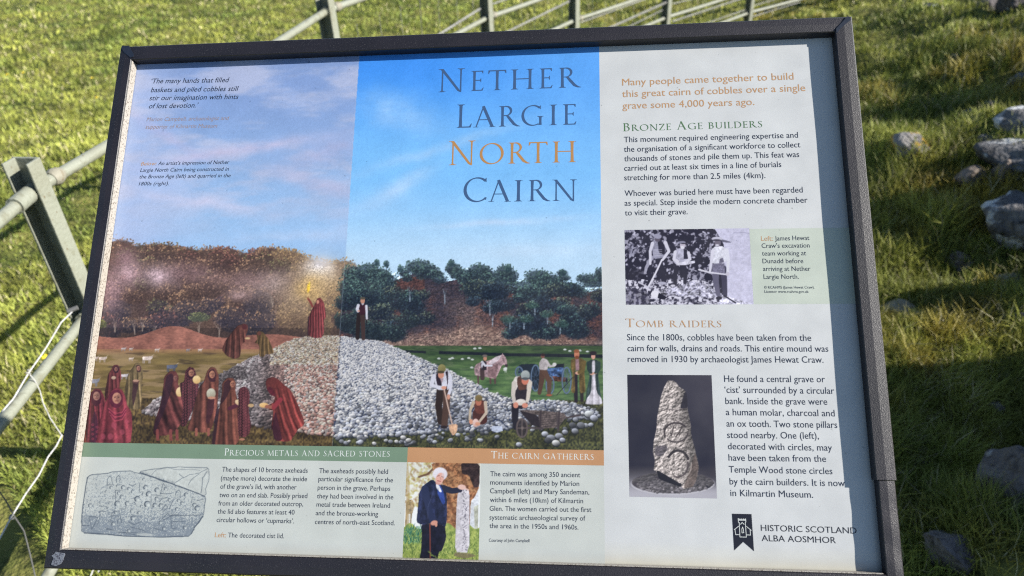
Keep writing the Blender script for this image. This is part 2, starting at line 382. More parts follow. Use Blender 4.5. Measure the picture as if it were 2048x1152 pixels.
    gg = mix((34, 38, 34), (110, 112, 66), vnoise(X, Y, 2.4, 91, 3.0)) * (.65 + .5 * vnoise(X, Y, 26, 92, 8))[..., None]
    cv.a[m] = gg[m]
    # cows
    for x, y, w, c in ((205, 718, 15, (212, 196, 188)), (190, 717, 12, (200, 184, 178)), (262, 718, 9, (205, 190, 180)), (294, 718, 19, (214, 198, 190)), (247, 698, 9, (180, 170, 170)), (262, 698, 7, (196, 184, 178)), (314, 700, 9, (206, 190, 182)), (376, 700, 7, (150, 144, 150)),
                       (400, 700, 8, (208, 192, 186)), (343, 735, 20, (92, 98, 116)), (187, 764, 20, (140, 144, 160)), (249, 752, 14, (196, 190, 196))):
        cv.T = (0, 0, 1.0)
        cv.poly([(x - w * .5, y - w * .25), (x + w * .3, y - w * .28), (x + w * .62, y - w * .34), (x + w * .6, y - w * .08), (x + w * .35, y + w * .12), (x - w * .45, y + w * .14)], c, 1, True, lr=-.15)
        for lx in (-.42, -.28, .2, .33): cv.line([(x + w * lx, y + w * .1), (x + w * lx, y + w * .42)], max(1, w * .09), [v * .8 for v in c])
        cv.line([(x + w * .55, y - w * .35), (x + w * .72, y - w * .45)], .8, (220, 210, 200), .7)
    # the cairn
    hp = [(285, 822), (300, 806), (330, 790), (380, 772), (430, 752), (470, 732), (500, 716), (530, 704), (560, 690), (590, 677), (620, 672), (660, 671), (690, 673), (725, 678), (760, 682), (790, 694), (830, 712), (880, 732), (930, 756), (980, 782), (1010, 794), (1060, 800), (1130, 802), (1190, 818), (1200, 830)]
    hb_ = [(285, 826), (330, 836), (400, 842), (500, 850), (600, 866), (664, 872), (700, 876), (760, 872), (900, 862), (1000, 862), (1060, 845), (1140, 838), (1200, 832)]
    def inside(x, y):
        return np.interp(x, [p[0] for p in hp], [p[1] for p in hp]) < y < np.interp(x, [p[0] for p in hb_], [p[1] for p in hb_])
    tp_ = np.interp(X, [p[0] for p in hp], [p[1] for p in hp]); bt_ = np.interp(X, [p[0] for p in hb_], [p[1] for p in hb_])
    m = (Y > tp_ + 2) & (Y < bt_ - 3) & (X > 288) & (X < 1190)
    cv.a[m & left] = (70, 58, 62); cv.a[m & ~left] = (58, 68, 92)
    def lightL(x, y, r):
        g = r.random(); v = .62 + .5 * r.random()
        sh = vnoise(np.array(x * 1.0), np.array(y * 1.0), 34, 7)
        w = float(sstep(500, 600, x)); a = np.array((160, 150, 152)) * (1 - w) + np.array((206, 160, 148)) * w
        if y < 730 and x > 540: a = np.array((206, 180, 156))
        if x < 540 and sh > .5: v *= .62
        if 500 < x < 570 and y > 730: v *= .75
        a = a * v; b = np.minimum(a * 1.38 + 12, 232)
        return (a * .5 if r.random() < .8 else a * .36), (b if r.random() < .75 else b * .7)
    def lightR(x, y, r):
        v = .72 + .42 * r.random(); sh = float(vnoise(np.array(x * 1.0), np.array(y * 1.0), 46, 9))
        a = np.array((224, 231, 248)) * v
        a = a * (1.12 - .32 * float(sstep(760, 850, y)) - .2 * float(sstep(820, 900, x))) * (.8 + .25 * r.random())
        if sh > .66: a = a * .8
        return (a * .36 if r.random() < .75 else a * .3), np.minimum(a * (1.62 if r.random() < .7 else .9) + 8, 246)
    szf = lambda y: 3.4 + max(0, (y - 672)) * .036
    rg = random.Random(9)
    cobbles(cv, rg, lambda x, y: inside(x, y) and x < 719 - (y - 110) * .069, 285, 690, 670, 872, szf, lightL, 0, (52, 44, 50))
    cobbles(cv, rg, lambda x, y: inside(x, y) and x > 719 - (y - 110) * .069 + 2, 660, 1200, 670, 880, szf, lightR, 0, (34, 44, 80))
    for k in range(90):                                         # strays at the foot
        x = rg.uniform(670, 1190); y = float(np.interp(x, [p[0] for p in hb_], [p[1] for p in hb_])) + rg.uniform(0, 20)
        if 1000 < x < 1060 or y > 889: continue
        a, b = lightR(x, y, rg); r = rg.uniform(3, 6); cv.T = (0, 0, 1.0); cv.ell(x, y + 1.5, r * 1.1, r * .8, (36, 40, 44), .8); cv.ell(x, y, r, r * .7, a, 1, rg.uniform(-.5, .5), .8, grad=b)
    for x, y, r in ((1090, 868, 7), (1102, 876, 9), (1118, 872, 8), (1096, 880, 7), (1112, 886, 8), (1130, 864, 6), (1145, 850, 7), (1150, 862, 7), (1162, 850, 8), (1125, 880, 6), (1038, 889, 6), (1178, 828, 9), (1188, 836, 8)):
        a, b = lightR(x, y, rg); cv.ell(x, y + 2, r * 1.05, r * .8, (34, 38, 44), .8); cv.ell(x, y, r, r * .75, a, 1, .2, .9, grad=b)
    red, dk, brn = (138, 62, 72), (46, 30, 40), (112, 74, 68)
    # ---- left picture people (local coordinates)
    c = cv.crop(150, 560, 3.387)
    def robe(pts, col, **k):
        col = [col[0] * .72 + 3, col[1] * .80 + 3, col[2] * .70 + 2]; q = np.array(pts, float); q = q + (q - q.mean(0)) * .02; c.poly(q, [v * .62 for v in col], 1, **{**k, 'lr': .0}); c.poly(q + (2.5, 2), [v * 1.02 for v in col], 1, **{'lr': .22, **k})
    robe([(245, 610), (262, 578), (290, 576), (305, 610), (312, 660), (300, 700), (298, 745), (260, 812), (205, 815), (203, 770), (215, 700), (225, 640)], (126, 58, 70), folds=2.5, seed=4)
    c.poly([(262, 590), (285, 580), (298, 598), (292, 628), (270, 630), (258, 610)], dk); person_face(c, 278, 604, 15, (150, 104, 92))
    c.ell(262, 662, 16, 11, (186, 160, 140), 1, 0, .8)
    robe([(395, 590), (410, 566), (440, 565), (455, 600), (460, 660), (445, 690), (452, 760), (440, 870), (380, 870), (335, 850), (340, 730), (360, 640)], (150, 116, 96), folds=2.2, seed=9)
    c.poly([(412, 580), (432, 572), (450, 592), (444, 625), (420, 625)], (70, 50, 48)); person_face(c, 430, 598, 16, (176, 130, 110))
    c.poly([(395, 690), (425, 680), (432, 700), (410, 800), (395, 860), (385, 780)], (70, 48, 50)); c.ell(412, 688, 24, 13, (100, 70, 66)); c.ell(412, 682, 20, 8, (190, 150, 130))
    robe([(30, 930), (60, 900), (75, 935), (80, 1010), (76, 1108), (12, 1108)], (142, 70, 66), folds=0, spots=(90, 40, 50), seed=3)
    robe([(90, 830), (105, 770), (135, 738), (170, 742), (195, 790), (205, 850), (195, 960), (180, 1108), (80, 1108), (70, 980), (60, 860)], (128, 50, 70), folds=2.3, seed=5, fold_amp=.3)
    c.poly([(115, 760), (140, 742), (168, 750), (182, 790), (170, 840), (140, 860), (112, 830)], (70, 30, 46)); person_face(c, 146, 786, 30, (158, 118, 108))
    c.poly([(110, 960), (135, 880), (155, 960), (150, 1108), (100, 1108)], (60, 30, 50), .8)
    for i in range(8): c.ell(120 + (i % 2) * 30, 980 + i * 16, 9, 9, (150, 64, 82), .7); c.ell(120 + (i % 2) * 30, 980 + i * 16, 4, 4, (80, 30, 50), .8)
    robe([(200, 840), (225, 790), (250, 745), (285, 732), (320, 748), (340, 800), (350, 850), (378, 890), (385, 980), (372, 1108), (145, 1108), (165, 980), (185, 900)], (160, 62, 84), folds=2.0, seed=6, fold_amp=.22, lr=.12)
    c.poly([(235, 770), (262, 745), (300, 745), (325, 790), (322, 840), (290, 870), (250, 860), (230, 820)], (96, 38, 56)); person_face(c, 283, 800, 38, (188, 136, 116))
    for j in range(5): c.line([(225 + j * 4, 868 + j * 12), (270, 905 + j * 13), (320, 896 + j * 12), (345, 860 + j * 10)], 6, (100, 36, 58) if j % 2 else (182, 78, 98), .85)
    for x, y, r in ((265, 985, 18), (240, 1060, 18), (320, 1030, 16), (350, 960, 12), (190, 1060, 16)): c.ell(x, y, r, r * 1.2, (180, 84, 104), .5, 0, 2)
    # cloaked walker with a stone
    robe([(600, 720), (605, 660), (640, 622), (680, 620), (700, 660), (692, 700), (712, 740), (730, 810), (776, 916), (720, 960), (690, 1000), (640, 1040), (600, 1050), (530, 1045), (540, 960), (575, 860), (590, 790)], (120, 60, 68), folds=1.7, seed=8, fold_amp=.3, fang=-.6)
    c.poly([(610, 700), (620, 650), (655, 630), (670, 660), (650, 760), (600, 900), (540, 1040), (535, 990), (580, 860)], (50, 30, 42), .75); person_face(c, 680, 664, 17, (140, 96, 88))
    c.ell(710, 758, 26, 33, (206, 174, 118), 1, .1, 1.2, grad=(232, 206, 160))
    for x in (558, 690, 648): c.line([(x, 1020), (x + 2, 1078)], 20, (130, 70, 68)); c.ell(x + 4, 1082, 14, 7, (120, 70, 60))
    # spotted robe
    robe([(740, 690), (748, 620), (775, 590), (805, 600), (820, 650), (835, 700), (828, 800), (790, 880), (750, 985), (715, 985), (735, 860), (716, 760), (710, 700)], (74, 38, 52), folds=1.6, spots=(156, 84, 92), seed=12)
    c.poly([(760, 640), (768, 605), (795, 598), (812, 630), (800, 670), (772, 672)], (60, 32, 40)); person_face(c, 788, 630, 24, (170, 122, 100)); c.ell(824, 675, 27, 28, (208, 170, 112), 1, 0, 1.2, grad=(230, 204, 152))
    # woman with grey stone
    robe([(870, 700), (895, 620), (920, 592), (950, 598), (970, 650), (968, 740), (960, 860), (925, 1000), (890, 1028), (840, 1025), (760, 1010), (790, 930), (820, 800), (845, 720)], (134, 72, 72), folds=1.8, seed=15, fold_amp=.25)
    c.poly([(895, 650), (910, 612), (940, 600), (958, 640), (950, 690), (915, 690)], (70, 40, 46)); person_face(c, 929, 640, 25, (182, 130, 104))
    c.poly([(900, 800), (945, 800), (940, 880), (905, 980), (885, 960)], (72, 40, 46), .9); c.ell(922, 770, 31, 36, (150, 140, 120), 1, 0, 1.2, grad=(196, 196, 178)); c.ell(925, 798, 26, 9, (190, 140, 116))
    for x in (822, 905): c.line([(x, 1010), (x, 1050)], 18, (150, 90, 78))
    c.poly([(960, 1000), (1010, 1050), (900, 1060)], dk, .5)
    c = cv.crop(400, 560, 3.387)
    robe([(255, 310), (300, 296), (322, 308), (320, 345), (308, 370), (312, 410), (280, 430), (268, 520), (230, 530), (180, 510), (150, 470), (175, 410), (225, 345)], (116, 64, 66), folds=3, seed=21)
    c.ell(302, 318, 17, 18, (84, 44, 46)); c.ell(322, 395, 18, 7, (200, 170, 130))
    robe([(380, 360), (400, 346), (425, 352), (462, 400), (500, 490), (470, 500), (440, 500), (430, 518), (400, 515), (405, 460), (392, 430), (370, 425), (392, 400)], (128, 92, 70), folds=3, seed=22)
    c.ell(400, 362, 14, 14, (100, 64, 54))
    robe([(760, 200), (782, 160), (795, 126), (815, 122), (835, 150), (846, 200), (850, 250), (836, 270), (838, 340), (825, 385), (775, 390), (733, 372), (730, 300), (745, 230)], (146, 62, 76), folds=4.5, seed=23, fold_amp=.3)
    c.line([(762, 180), (748, 150), (732, 126)], 14, (130, 66, 60)); c.ell(731, 122, 7, 6, (150, 100, 70)); c.ell(798, 148, 9, 13, (200, 140, 120)); c.line([(736, 250), (732, 370)], 10, dk, .7)
    # group by the right of the left picture
    robe([(150, 760), (150, 700), (185, 665), (225, 668), (240, 700), (235, 745), (250, 810), (262, 900), (262, 1112), (78, 1112), (110, 980), (130, 880)], (130, 70, 68), folds=2.2, seed=25, lr=.15)
    c.poly([(160, 760), (158, 705), (190, 672), (215, 690), (205, 745), (178, 800), (130, 860)], (56, 34, 40), .85); person_face(c, 221, 705, 22, (176, 122, 98)); c.line([(200, 870), (250, 850)], 26, (84, 40, 54)); c.ell(262, 830, 26, 18, (200, 168, 130), 1, .5, 1.2, grad=(220, 196, 160))
    c.line([(250, 1050), (262, 1080)], 3, (150, 84, 84)); c.line([(120, 880), (90, 1110)], 22, (52, 32, 40), .8)
    robe([(258, 770), (270, 735), (300, 722), (325, 740), (335, 790), (325, 880), (345, 980), (330, 1040), (300, 1062), (262, 1055), (255, 940), (262, 830)], (92, 44, 56), folds=1, spots=(158, 88, 96), seed=26)
    c.ell(285, 1080, 20, 8, (170, 120, 96)); c.ell(345, 850, 20, 12, (190, 160, 120))
    robe([(445, 700), (455, 670), (495, 660), (530, 675), (560, 705), (610, 745), (650, 820), (690, 920), (703, 975), (660, 1005), (640, 1040), (605, 1088), (505, 1085), (500, 1000), (480, 1010), (500, 880), (470, 880), (460, 850), (500, 830), (510, 790), (480, 780), (455, 745)], (154, 64, 70), folds=3.2, seed=27, fold_amp=.26, fang=-.5)
    c.poly([(470, 770), (505, 785), (515, 830), (500, 900), (480, 1000), (500, 1080), (470, 1000), (495, 900), (450, 880), (430, 800)], dk, .0); c.poly([(510, 880), (540, 1000), (560, 1086), (505, 1085), (488, 1010)], (56, 28, 40), .85)
    c.poly([(450, 735), (475, 775), (515, 790), (500, 745), (470, 720)], (90, 34, 44)); c.ell(432, 848, 30, 17, (206, 158, 96), 1, 0, 1.2, grad=(232, 198, 140)); c.line([(452, 858), (500, 862)], 24, (150, 96, 80)); c.line([(500, 862), (545, 810)], 30, (140, 54, 62))
    # ---- right picture people
    c = cv.crop(660, 560, 3.387)
    sh, wc, tr = (206, 208, 222), (40, 30, 42), (66, 50, 48)
    def pants(a, b, w, col=tr): c.line(a, w, [v * .6 for v in col], 1, w * .8); c.line([(p[0] + 2, p[1]) for p in b], w, col, 1, w * .8)
    pants([(198, 235), (190, 300), (186, 392)], [(218, 235), (222, 310), (224, 396)], 32)
    c.poly([(196, 165), (222, 158), (242, 168), (242, 235), (198, 238)], (58, 28, 40)); c.line([(192, 172), (184, 195), (190, 210)], 20, sh); c.line([(246, 176), (248, 215), (250, 262)], 17, sh, 1, 13); c.ell(194, 210, 8, 6, (200, 150, 130)); c.line([(248, 272), (250, 290)], 8, (40, 34, 40))
    c.ell(221, 142, 15, 20, (190, 140, 120)); c.ell(222, 124, 18, 9, (84, 78, 66)); c.poly([(212, 160), (222, 172), (232, 160)], sh, 1, False)
    pants([(748, 750), (736, 850), (750, 960)], [(790, 740), (786, 860), (772, 985)], 52, (78, 58, 50)); c.ell(772, 996, 24, 10, (40, 30, 34))
    c.poly([(715, 640), (745, 615), (800, 615), (828, 650), (820, 720), (800, 745), (725, 745), (712, 690)], sh); c.poly([(716, 640), (742, 622), (760, 720), (745, 742), (722, 700)], wc); c.poly([(800, 618), (800, 700), (778, 748), (796, 745), (790, 660), (780, 620)], wc)
    c.line([(705, 650), (688, 712), (735, 726), (775, 730)], 26, sh, 1, 20); c.line([(818, 660), (816, 740), (802, 785)], 24, sh, 1, 18); c.ell(772, 730, 18, 12, (206, 150, 128)); c.ell(803, 792, 11, 18, (206, 150, 128))
    c.ell(752, 642, 20, 26, (196, 140, 118)); c.ell(757, 600, 27, 30, (110, 104, 66), 1, .1, 1.2, grad=(142, 136, 88)); c.ell(750, 624, 26, 9, (70, 64, 46)); c.poly([(745, 665), (770, 665), (758, 700)], (170, 150, 160), 1, False)
    c.line([(774, 745), (800, 860), (828, 978)], 9, (196, 172, 160)); c.poly([(800, 980), (864, 975), (860, 1030), (836, 1056), (815, 1030)], (206, 168, 138), 1, True, tex=.12); c.line([(830, 985), (836, 1040)], 3, (160, 120, 100), .7)
    c = cv.crop(920, 560, 3.387)
    # kneeling man
    c.poly([(85, 900), (100, 870), (180, 890), (186, 960), (160, 980), (90, 975)], (74, 42, 38)); c.poly([(90, 830), (110, 805), (160, 815), (185, 850), (180, 900), (110, 910)], (96, 54, 46)); c.line([(92, 830), (70, 880), (66, 945)], 22, (184, 170, 150), 1, 15); c.line([(172, 830), (178, 900), (130, 962)], 24, (190, 176, 160), 1, 16)
    c.ell(126, 828, 20, 24, (176, 110, 88)); c.ell(127, 800, 25, 22, (102, 88, 56), 1, 0, 1.2, grad=(128, 112, 72)); c.ell(106, 968, 22, 28, (196, 160, 152), 1, 0, 1.2, grad=(226, 196, 188)); c.ell(75, 960, 12, 18, (206, 150, 124)); c.ell(120, 975, 18, 12, (206, 150, 124))
    # horse and groom
    hc = (168, 142, 148)
    for x in (122, 205, 236): c.line([(x, 640), (x + 2, 700)], 16, (88, 66, 66), 1, 11)
    c.poly([(95, 600), (110, 570), (150, 552), (200, 545), (245, 520), (280, 508), (296, 506), (312, 530), (322, 572), (312, 588), (296, 570), (280, 585), (262, 630), (240, 670), (190, 660), (130, 650), (100, 645)], hc, 1, True, lr=.05, tex=.2, folds=0)
    c.poly([(190, 560), (240, 520), (285, 508), (262, 545), (215, 575)], (206, 196, 204), .9); c.line([(285, 512), (288, 500)], 6, hc); c.ell(314, 580, 11, 10, (60, 50, 56)); c.poly([(190, 580), (260, 570), (245, 670), (190, 655)], (116, 88, 90), .6); c.line([(290, 530), (300, 560)], 2.5, (70, 50, 50))
    c.line([(150, 605), (152, 665)], 30, (70, 56, 56)); c.poly([(140, 560), (160, 542), (182, 560), (182, 612), (142, 612)], (46, 38, 46)); c.line([(150, 555), (170, 580), (215, 580)], 16, sh, 1, 12); c.ell(170, 532, 12, 15, (184, 132, 110)); c.ell(168, 514, 17, 9, (110, 100, 96)); c.poly([(150, 548), (142, 580), (150, 600), (158, 560)], sh)
    c.ell(310, 600, 10, 10, (210, 214, 214)); c.line([(306, 605), (306, 625)], 4, (210, 214, 214)); c.line([(314, 605), (314, 625)], 4, (210, 214, 214))
    # cart
    def wheel(x, y, rx, ry, col=(74, 92, 118)):
        for k in range(10):
            a = k * .628 + .2; c.line([(x, y), (x + rx * math.cos(a), y + ry * math.sin(a))], 4, col, .9)
        P = [(x + rx * math.cos(a * .3142), y + ry * math.sin(a * .3142)) for a in range(21)]; c.line(P, 10, col); c.line(P, 3, (150, 172, 196), .6); c.ell(x, y, rx * .22, ry * .18, (30, 36, 46))
    c.poly([(398, 572), (520, 566), (545, 620), (545, 740), (470, 740), (430, 640), (400, 620)], (30, 38, 52), .95); wheel(400, 625, 24, 36); wheel(512, 664, 30, 88)
    c.poly([(590, 600), (700, 590), (705, 660), (590, 660)], (60, 84, 124), 1, True, tex=.5); c.poly([(640, 572), (704, 566), (704, 592), (640, 594)], (26, 30, 40)); c.poly([(596, 648), (728, 662), (728, 690), (600, 684)], (96, 62, 50), 1, False, tex=.35); wheel(722, 680, 30, 88); wheel(610, 710, 26, 60)
    for k in range(22): c.ell(rg.uniform(596, 694), rg.uniform(602, 645), 8, 6, (96, 124, 168) if k % 2 else (44, 62, 98), .9)
    c.line([(655, 780), (790, 630)], 4, (30, 30, 36)); c.line([(700, 600), (760, 690)], 3, (90, 100, 110))
    c.line([(560, 610), (552, 690), (538, 765)], 42, (84, 62, 52), 1, 26); c.line([(572, 620), (606, 690), (602, 775)], 40, (92, 68, 56), 1, 24); c.poly([(535, 560), (560, 525), (590, 540), (600, 580), (590, 612), (538, 608)], (176, 170, 172)); c.line([(585, 548), (610, 585), (640, 580)], 18, (186, 180, 184), 1, 13); c.ell(561, 515, 13, 15, (120, 76, 66)); c.ell(562, 507, 14, 10, (50, 32, 34)); c.ell(640, 572, 14, 12, (206, 206, 206)); c.ell(604, 780, 22, 7, (150, 84, 60))
    # two townsfolk
    c.line([(780, 640), (786, 820)], 34, (36, 30, 40), 1, 24); c.line([(822, 660), (826, 815)], 30, (44, 38, 40), 1, 22)
    c.poly([(752, 540), (785, 525), (825, 530), (848, 550), (842, 620), (852, 760), (812, 770), (806, 640), (790, 560), (776, 640), (782, 770), (752, 760), (764, 640), (750, 590)], (98, 82, 48), 1, True, tex=.15, folds=1.5, fold_amp=.15, seed=31)
    c.poly([(782, 535), (806, 535), (808, 610), (784, 615)], (140, 112, 118)); c.ell(791, 505, 18, 27, (186, 122, 96)); c.ell(790, 482, 19, 12, (140, 84, 56)); c.ell(792, 524, 13, 12, (120, 64, 40)); c.ell(798, 630, 18, 11, (206, 160, 140)); c.line([(845, 555), (836, 610), (806, 628)], 20, (104, 88, 50))
    c.poly([(862, 560), (885, 540), (925, 540), (948, 560), (948, 610), (935, 640), (950, 760), (964, 840), (850, 838), (856, 760), (878, 650), (866, 610)], (46, 62, 62), 1, True, tex=.15, folds=2, fold_amp=.15, seed=33)
    c.poly([(895, 545), (915, 545), (915, 640), (925, 760), (962, 808), (964, 844), (850, 842), (856, 808), (888, 760), (895, 650)], (196, 194, 204), 1, True, tex=.1, folds=2, fold_amp=.1, seed=34); c.ell(903, 518, 14, 19, (206, 156, 140)); c.ell(902, 496, 24, 14, (40, 32, 38)); c.ell(893, 634, 14, 10, (206, 160, 140)); c.ell(916, 630, 12, 9, (206, 160, 140)); c.line([(944, 560), (944, 605), (918, 628)], 17, (50, 68, 66)); c.line([(868, 560), (868, 605), (888, 628)], 17, (40, 54, 56))
    # man lifting stone
    c.line([(375, 850), (372, 930), (380, 1000)], 52, (34, 32, 42), 1, 36); c.poly([(352, 700), (380, 655), (430, 640), (470, 660), (492, 700), (470, 780), (450, 870), (372, 870), (356, 780)], (44, 38, 46)); c.poly([(352, 700), (376, 652), (410, 650), (386, 740), (356, 760)], (200, 194, 190)); c.poly([(455, 655), (490, 690), (478, 760), (450, 740)], (190, 180, 176))
    c.poly([(390, 655), (455, 655), (450, 740), (400, 750), (386, 700)], (88, 58, 50)); c.line([(366, 700), (360, 780), (370, 832)], 32, (196, 188, 182), 1, 22); c.line([(474, 700), (462, 790), (456, 820)], 30, (206, 198, 188), 1, 22)
    c.ell(441, 680, 24, 30, (196, 120, 100)); c.ell(443, 646, 31, 34, (128, 138, 140), 1, 0, 1.2, grad=(168, 176, 176)); c.ell(442, 668, 29, 8, (80, 84, 90)); c.ell(412, 828, 36, 22, (196, 190, 182), 1, 0, 1.2, grad=(226, 220, 214)); c.ell(378, 848, 18, 20, (206, 140, 120)); c.ell(440, 850, 20, 17, (206, 140, 120))
    # wheelbarrow
    w1, w2 = (74, 66, 68), (98, 88, 86)
    for y in (935,): c.line([(470, 975), (600, 955), (815, 915)], 12, w1)
    c.poly([(400, 882), (530, 915), (545, 1000), (490, 985), (440, 930)], (44, 38, 44)); c.poly([(395, 880), (560, 884), (700, 900), (722, 925), (665, 1000), (548, 1008), (530, 918)], w2, 1, False, tex=.25)
    for k in range(6): c.line([(532, 922 + k * 15), (700 - k * 7, 905 + k * 16)], 3, (48, 42, 46), .8)
    for x in (548, 672): c.line([(x, 890), (x - 6, 1015)], 11, (60, 52, 56))
    c.line([(655, 905), (665, 1025)], 10, w1); c.line([(480, 990), (500, 940), (540, 1000)], 8, (40, 34, 40)); c.line([(430, 1000), (560, 1005)], 14, w1)
    P = [(420 + 36 * math.cos(a * .314), 1003 + 62 * math.sin(a * .314)) for a in range(21)]; c.ell(420, 1003, 36, 62, (48, 42, 46), .9); c.line(P, 11, (92, 82, 82)); c.line([(420, 945), (420, 1062)], 7, w2); c.line([(388, 1003), (452, 1003)], 7, w2); c.ell(422, 1003, 9, 12, (110, 100, 98))
    c.poly([(215, 990), (285, 992), (290, 1022), (250, 1034), (215, 1020)], (190, 200, 222), 1, False)
    cv.T = (0, 0, 1.0)
    cv.line([(719, 84), (664, 902)], 1.2, (176, 196, 226), .35)
    cv.a *= (1 + .035 * (vnoise(X, Y, 1.6, 99)[..., None] - .5) * 2)
    # seam of the left picture: warm print cast over the lower ground
    return cv

def paint_team():
    """black and white photograph of three workmen; local coordinates"""
    rg = random.Random(21); cv = Canvas(1244, 452, 1512, 614, 1.5); X, Y = cv.X, cv.Y; c = cv.crop(1230, 440, 6.4)
    n = fbm(X, Y, 7, 5, 4); cv.a[:] = mix((34, 32, 50), (196, 196, 216), sstep(.5, .66, n) * .75)
    for k in range(260):
        x = rg.uniform(120, 1330); y = rg.uniform(120, 800); b = rg.random() < (.42 if x > 600 else .3)
        c.ell(x, y, rg.uniform(8, 30), rg.uniform(6, 15), (200, 200, 222) if b else (34, 32, 50), .8, rg.uniform(0, 3), 1)
    for k in range(30): a = rg.uniform(-1.9, -.6); c.line([(200, 470), (200 + 150 * math.cos(a), 470 + 170 * math.sin(a))], 7, (150, 150, 172), .6, 3)
    c.poly([(120, 600), (400, 640), (400, 770), (120, 770)], (34, 32, 48), .6)
    c.poly([(1260, 90), (1800, 90), (1800, 1110), (1640, 1080), (1420, 980), (1380, 700), (1400, 330), (1330, 200)], (196, 196, 220), 1, True, tex=.05)
    for k in range(30): y = rg.uniform(150, 980); x = rg.uniform(1440, 1700); c.line([(x, y), (x + rg.uniform(60, 180), y - rg.uniform(-8, 14))], 4, (216, 216, 234), .35)
    c.line([(1520, 165), (1650, 160), (1760, 180)], 8, (150, 150, 176), .8); c.poly([(1330, 240), (1400, 255), (1470, 275), (1490, 290), (1420, 290), (1340, 280)], (60, 58, 76), .7)
    # ground and spoil heap
    m = Y > 440 + 780 / 6.4 - 4 * vnoise(X, Y, 12, 4); g = mix((44, 42, 60), (214, 214, 230), sstep(.36, .62, fbm(X, Y, 5, 8, 4))); cv.a[m & (X < 1438)] = g[m & (X < 1438)]
    c.poly([(1380, 940), (1480, 990), (1780, 1080), (1780, 1110), (1300, 1110)], (190, 190, 210), 1, True, tex=.3)
    c.poly([(560, 900), (750, 870), (900, 800), (980, 785), (1100, 810), (1240, 870), (1330, 940), (1330, 1000), (600, 960)], (176, 176, 196), .85, True, tex=.45)
    for k in range(160): c.ell(rg.uniform(580, 1300), rg.uniform(830, 1080), rg.uniform(8, 26), 6, (214, 214, 230) if rg.random() < .6 else (66, 64, 84), .7, rg.uniform(-.5, .5), 1)
    c.poly([(130, 870), (400, 900), (460, 1080), (130, 1085)], (60, 58, 76), .5, True, tex=.5); c.ell(510, 950, 50, 44, (226, 226, 238)); c.poly([(560, 930), (670, 990), (620, 1020), (545, 1000)], (30, 28, 44))
    wh, gy, dk = (206, 206, 222), (160, 160, 182), (38, 36, 54)
    # man with pick
    c.line([(450, 520), (440, 650), (440, 810)], 66, dk, 1, 44); c.line([(560, 500), (600, 650), (630, 800)], 80, dk, 1, 60); c.line([(470, 480), (400, 610), (385, 680)], 52, (170, 170, 190), .9, 30)
    c.poly([(470, 290), (530, 260), (620, 275), (650, 330), (640, 480), (500, 500), (480, 420)], (148, 148, 170)); c.poly([(545, 260), (600, 265), (640, 330), (640, 450), (560, 420)], dk)
    for k in range(4): c.line([(495, 385 + k * 25), (600, 380 + k * 25)], 7, (200, 200, 216), .8)
    c.line([(480, 300), (450, 400), (452, 560)], 44, wh, 1, 30); c.line([(645, 290), (690, 400), (610, 510)], 46, wh, 1, 30); c.ell(545, 245, 36, 36, (90, 84, 100)); c.ell(545, 208, 52, 32, (150, 150, 172), 1, .1, 1); c.line([(600, 510), (520, 680), (430, 850)], 22, (216, 216, 230)); c.line([(300, 800), (430, 860), (470, 850)], 15, (200, 200, 216))
    c.ell(600, 810, 60, 20, (170, 170, 190))
    # man with sieve
    c.line([(790, 600), (770, 700), (770, 810)], 64, dk, 1, 44); c.line([(880, 600), (900, 700), (895, 800)], 64, dk, 1, 44); c.poly([(760, 390), (820, 360), (910, 370), (950, 420), (950, 520), (900, 580), (780, 570), (740, 520)], (170, 170, 190)); c.poly([(880, 370), (920, 380), (935, 500), (880, 500)], dk)
    c.line([(770, 410), (755, 500), (800, 530)], 40, wh); c.line([(940, 420), (960, 500), (900, 540)], 38, wh); c.ell(865, 325, 36, 45, (186, 180, 196)); c.ell(862, 352, 22, 22, (216, 216, 228)); c.ell(858, 288, 46, 20, (130, 130, 152)); c.ell(880, 300, 36, 8, (50, 46, 62))
    c.poly([(780, 545), (900, 535), (1020, 520), (1025, 550), (900, 578), (785, 580)], (206, 206, 222), 1, False); c.ell(740, 840, 30, 14, (196, 196, 212))
    # man in white shirt
    c.line([(1290, 620), (1290, 780), (1320, 950)], 92, (96, 94, 116), 1, 56); c.line([(1385, 620), (1400, 780), (1410, 960)], 84, (60, 58, 80), 1, 56); c.poly([(1240, 560), (1400, 550), (1410, 690), (1230, 690)], (110, 108, 130), 1, True, tex=.2)
    c.poly([(1240, 370), (1290, 335), (1380, 335), (1440, 390), (1420, 550), (1240, 560), (1225, 470)], (214, 216, 230)); c.line([(1250, 400), (1235, 520), (1215, 660)], 44, (210, 210, 226), 1, 30); c.line([(1425, 390), (1450, 520), (1440, 690)], 60, (214, 216, 230), 1, 32); c.poly([(1340, 500), (1380, 480), (1400, 545), (1330, 555)], (110, 108, 130))
    c.ell(1315, 295, 40, 46, (110, 104, 120)); c.ell(1308, 322, 24, 12, (206, 206, 220)); c.ell(1306, 240, 70, 26, (190, 190, 208), 1, 0, 1); c.ell(1300, 258, 54, 12, (60, 56, 72)); c.line([(1075, 635), (1200, 670), (1440, 700)], 22, (214, 214, 228), 1, 18); c.ell(1440, 690, 26, 26, (190, 188, 204)); c.ell(1330, 1000, 40, 22, dk); c.line([(1400, 970), (1540, 1060)], 18, dk)
    cv.T = (0, 0, 1.0); return cv

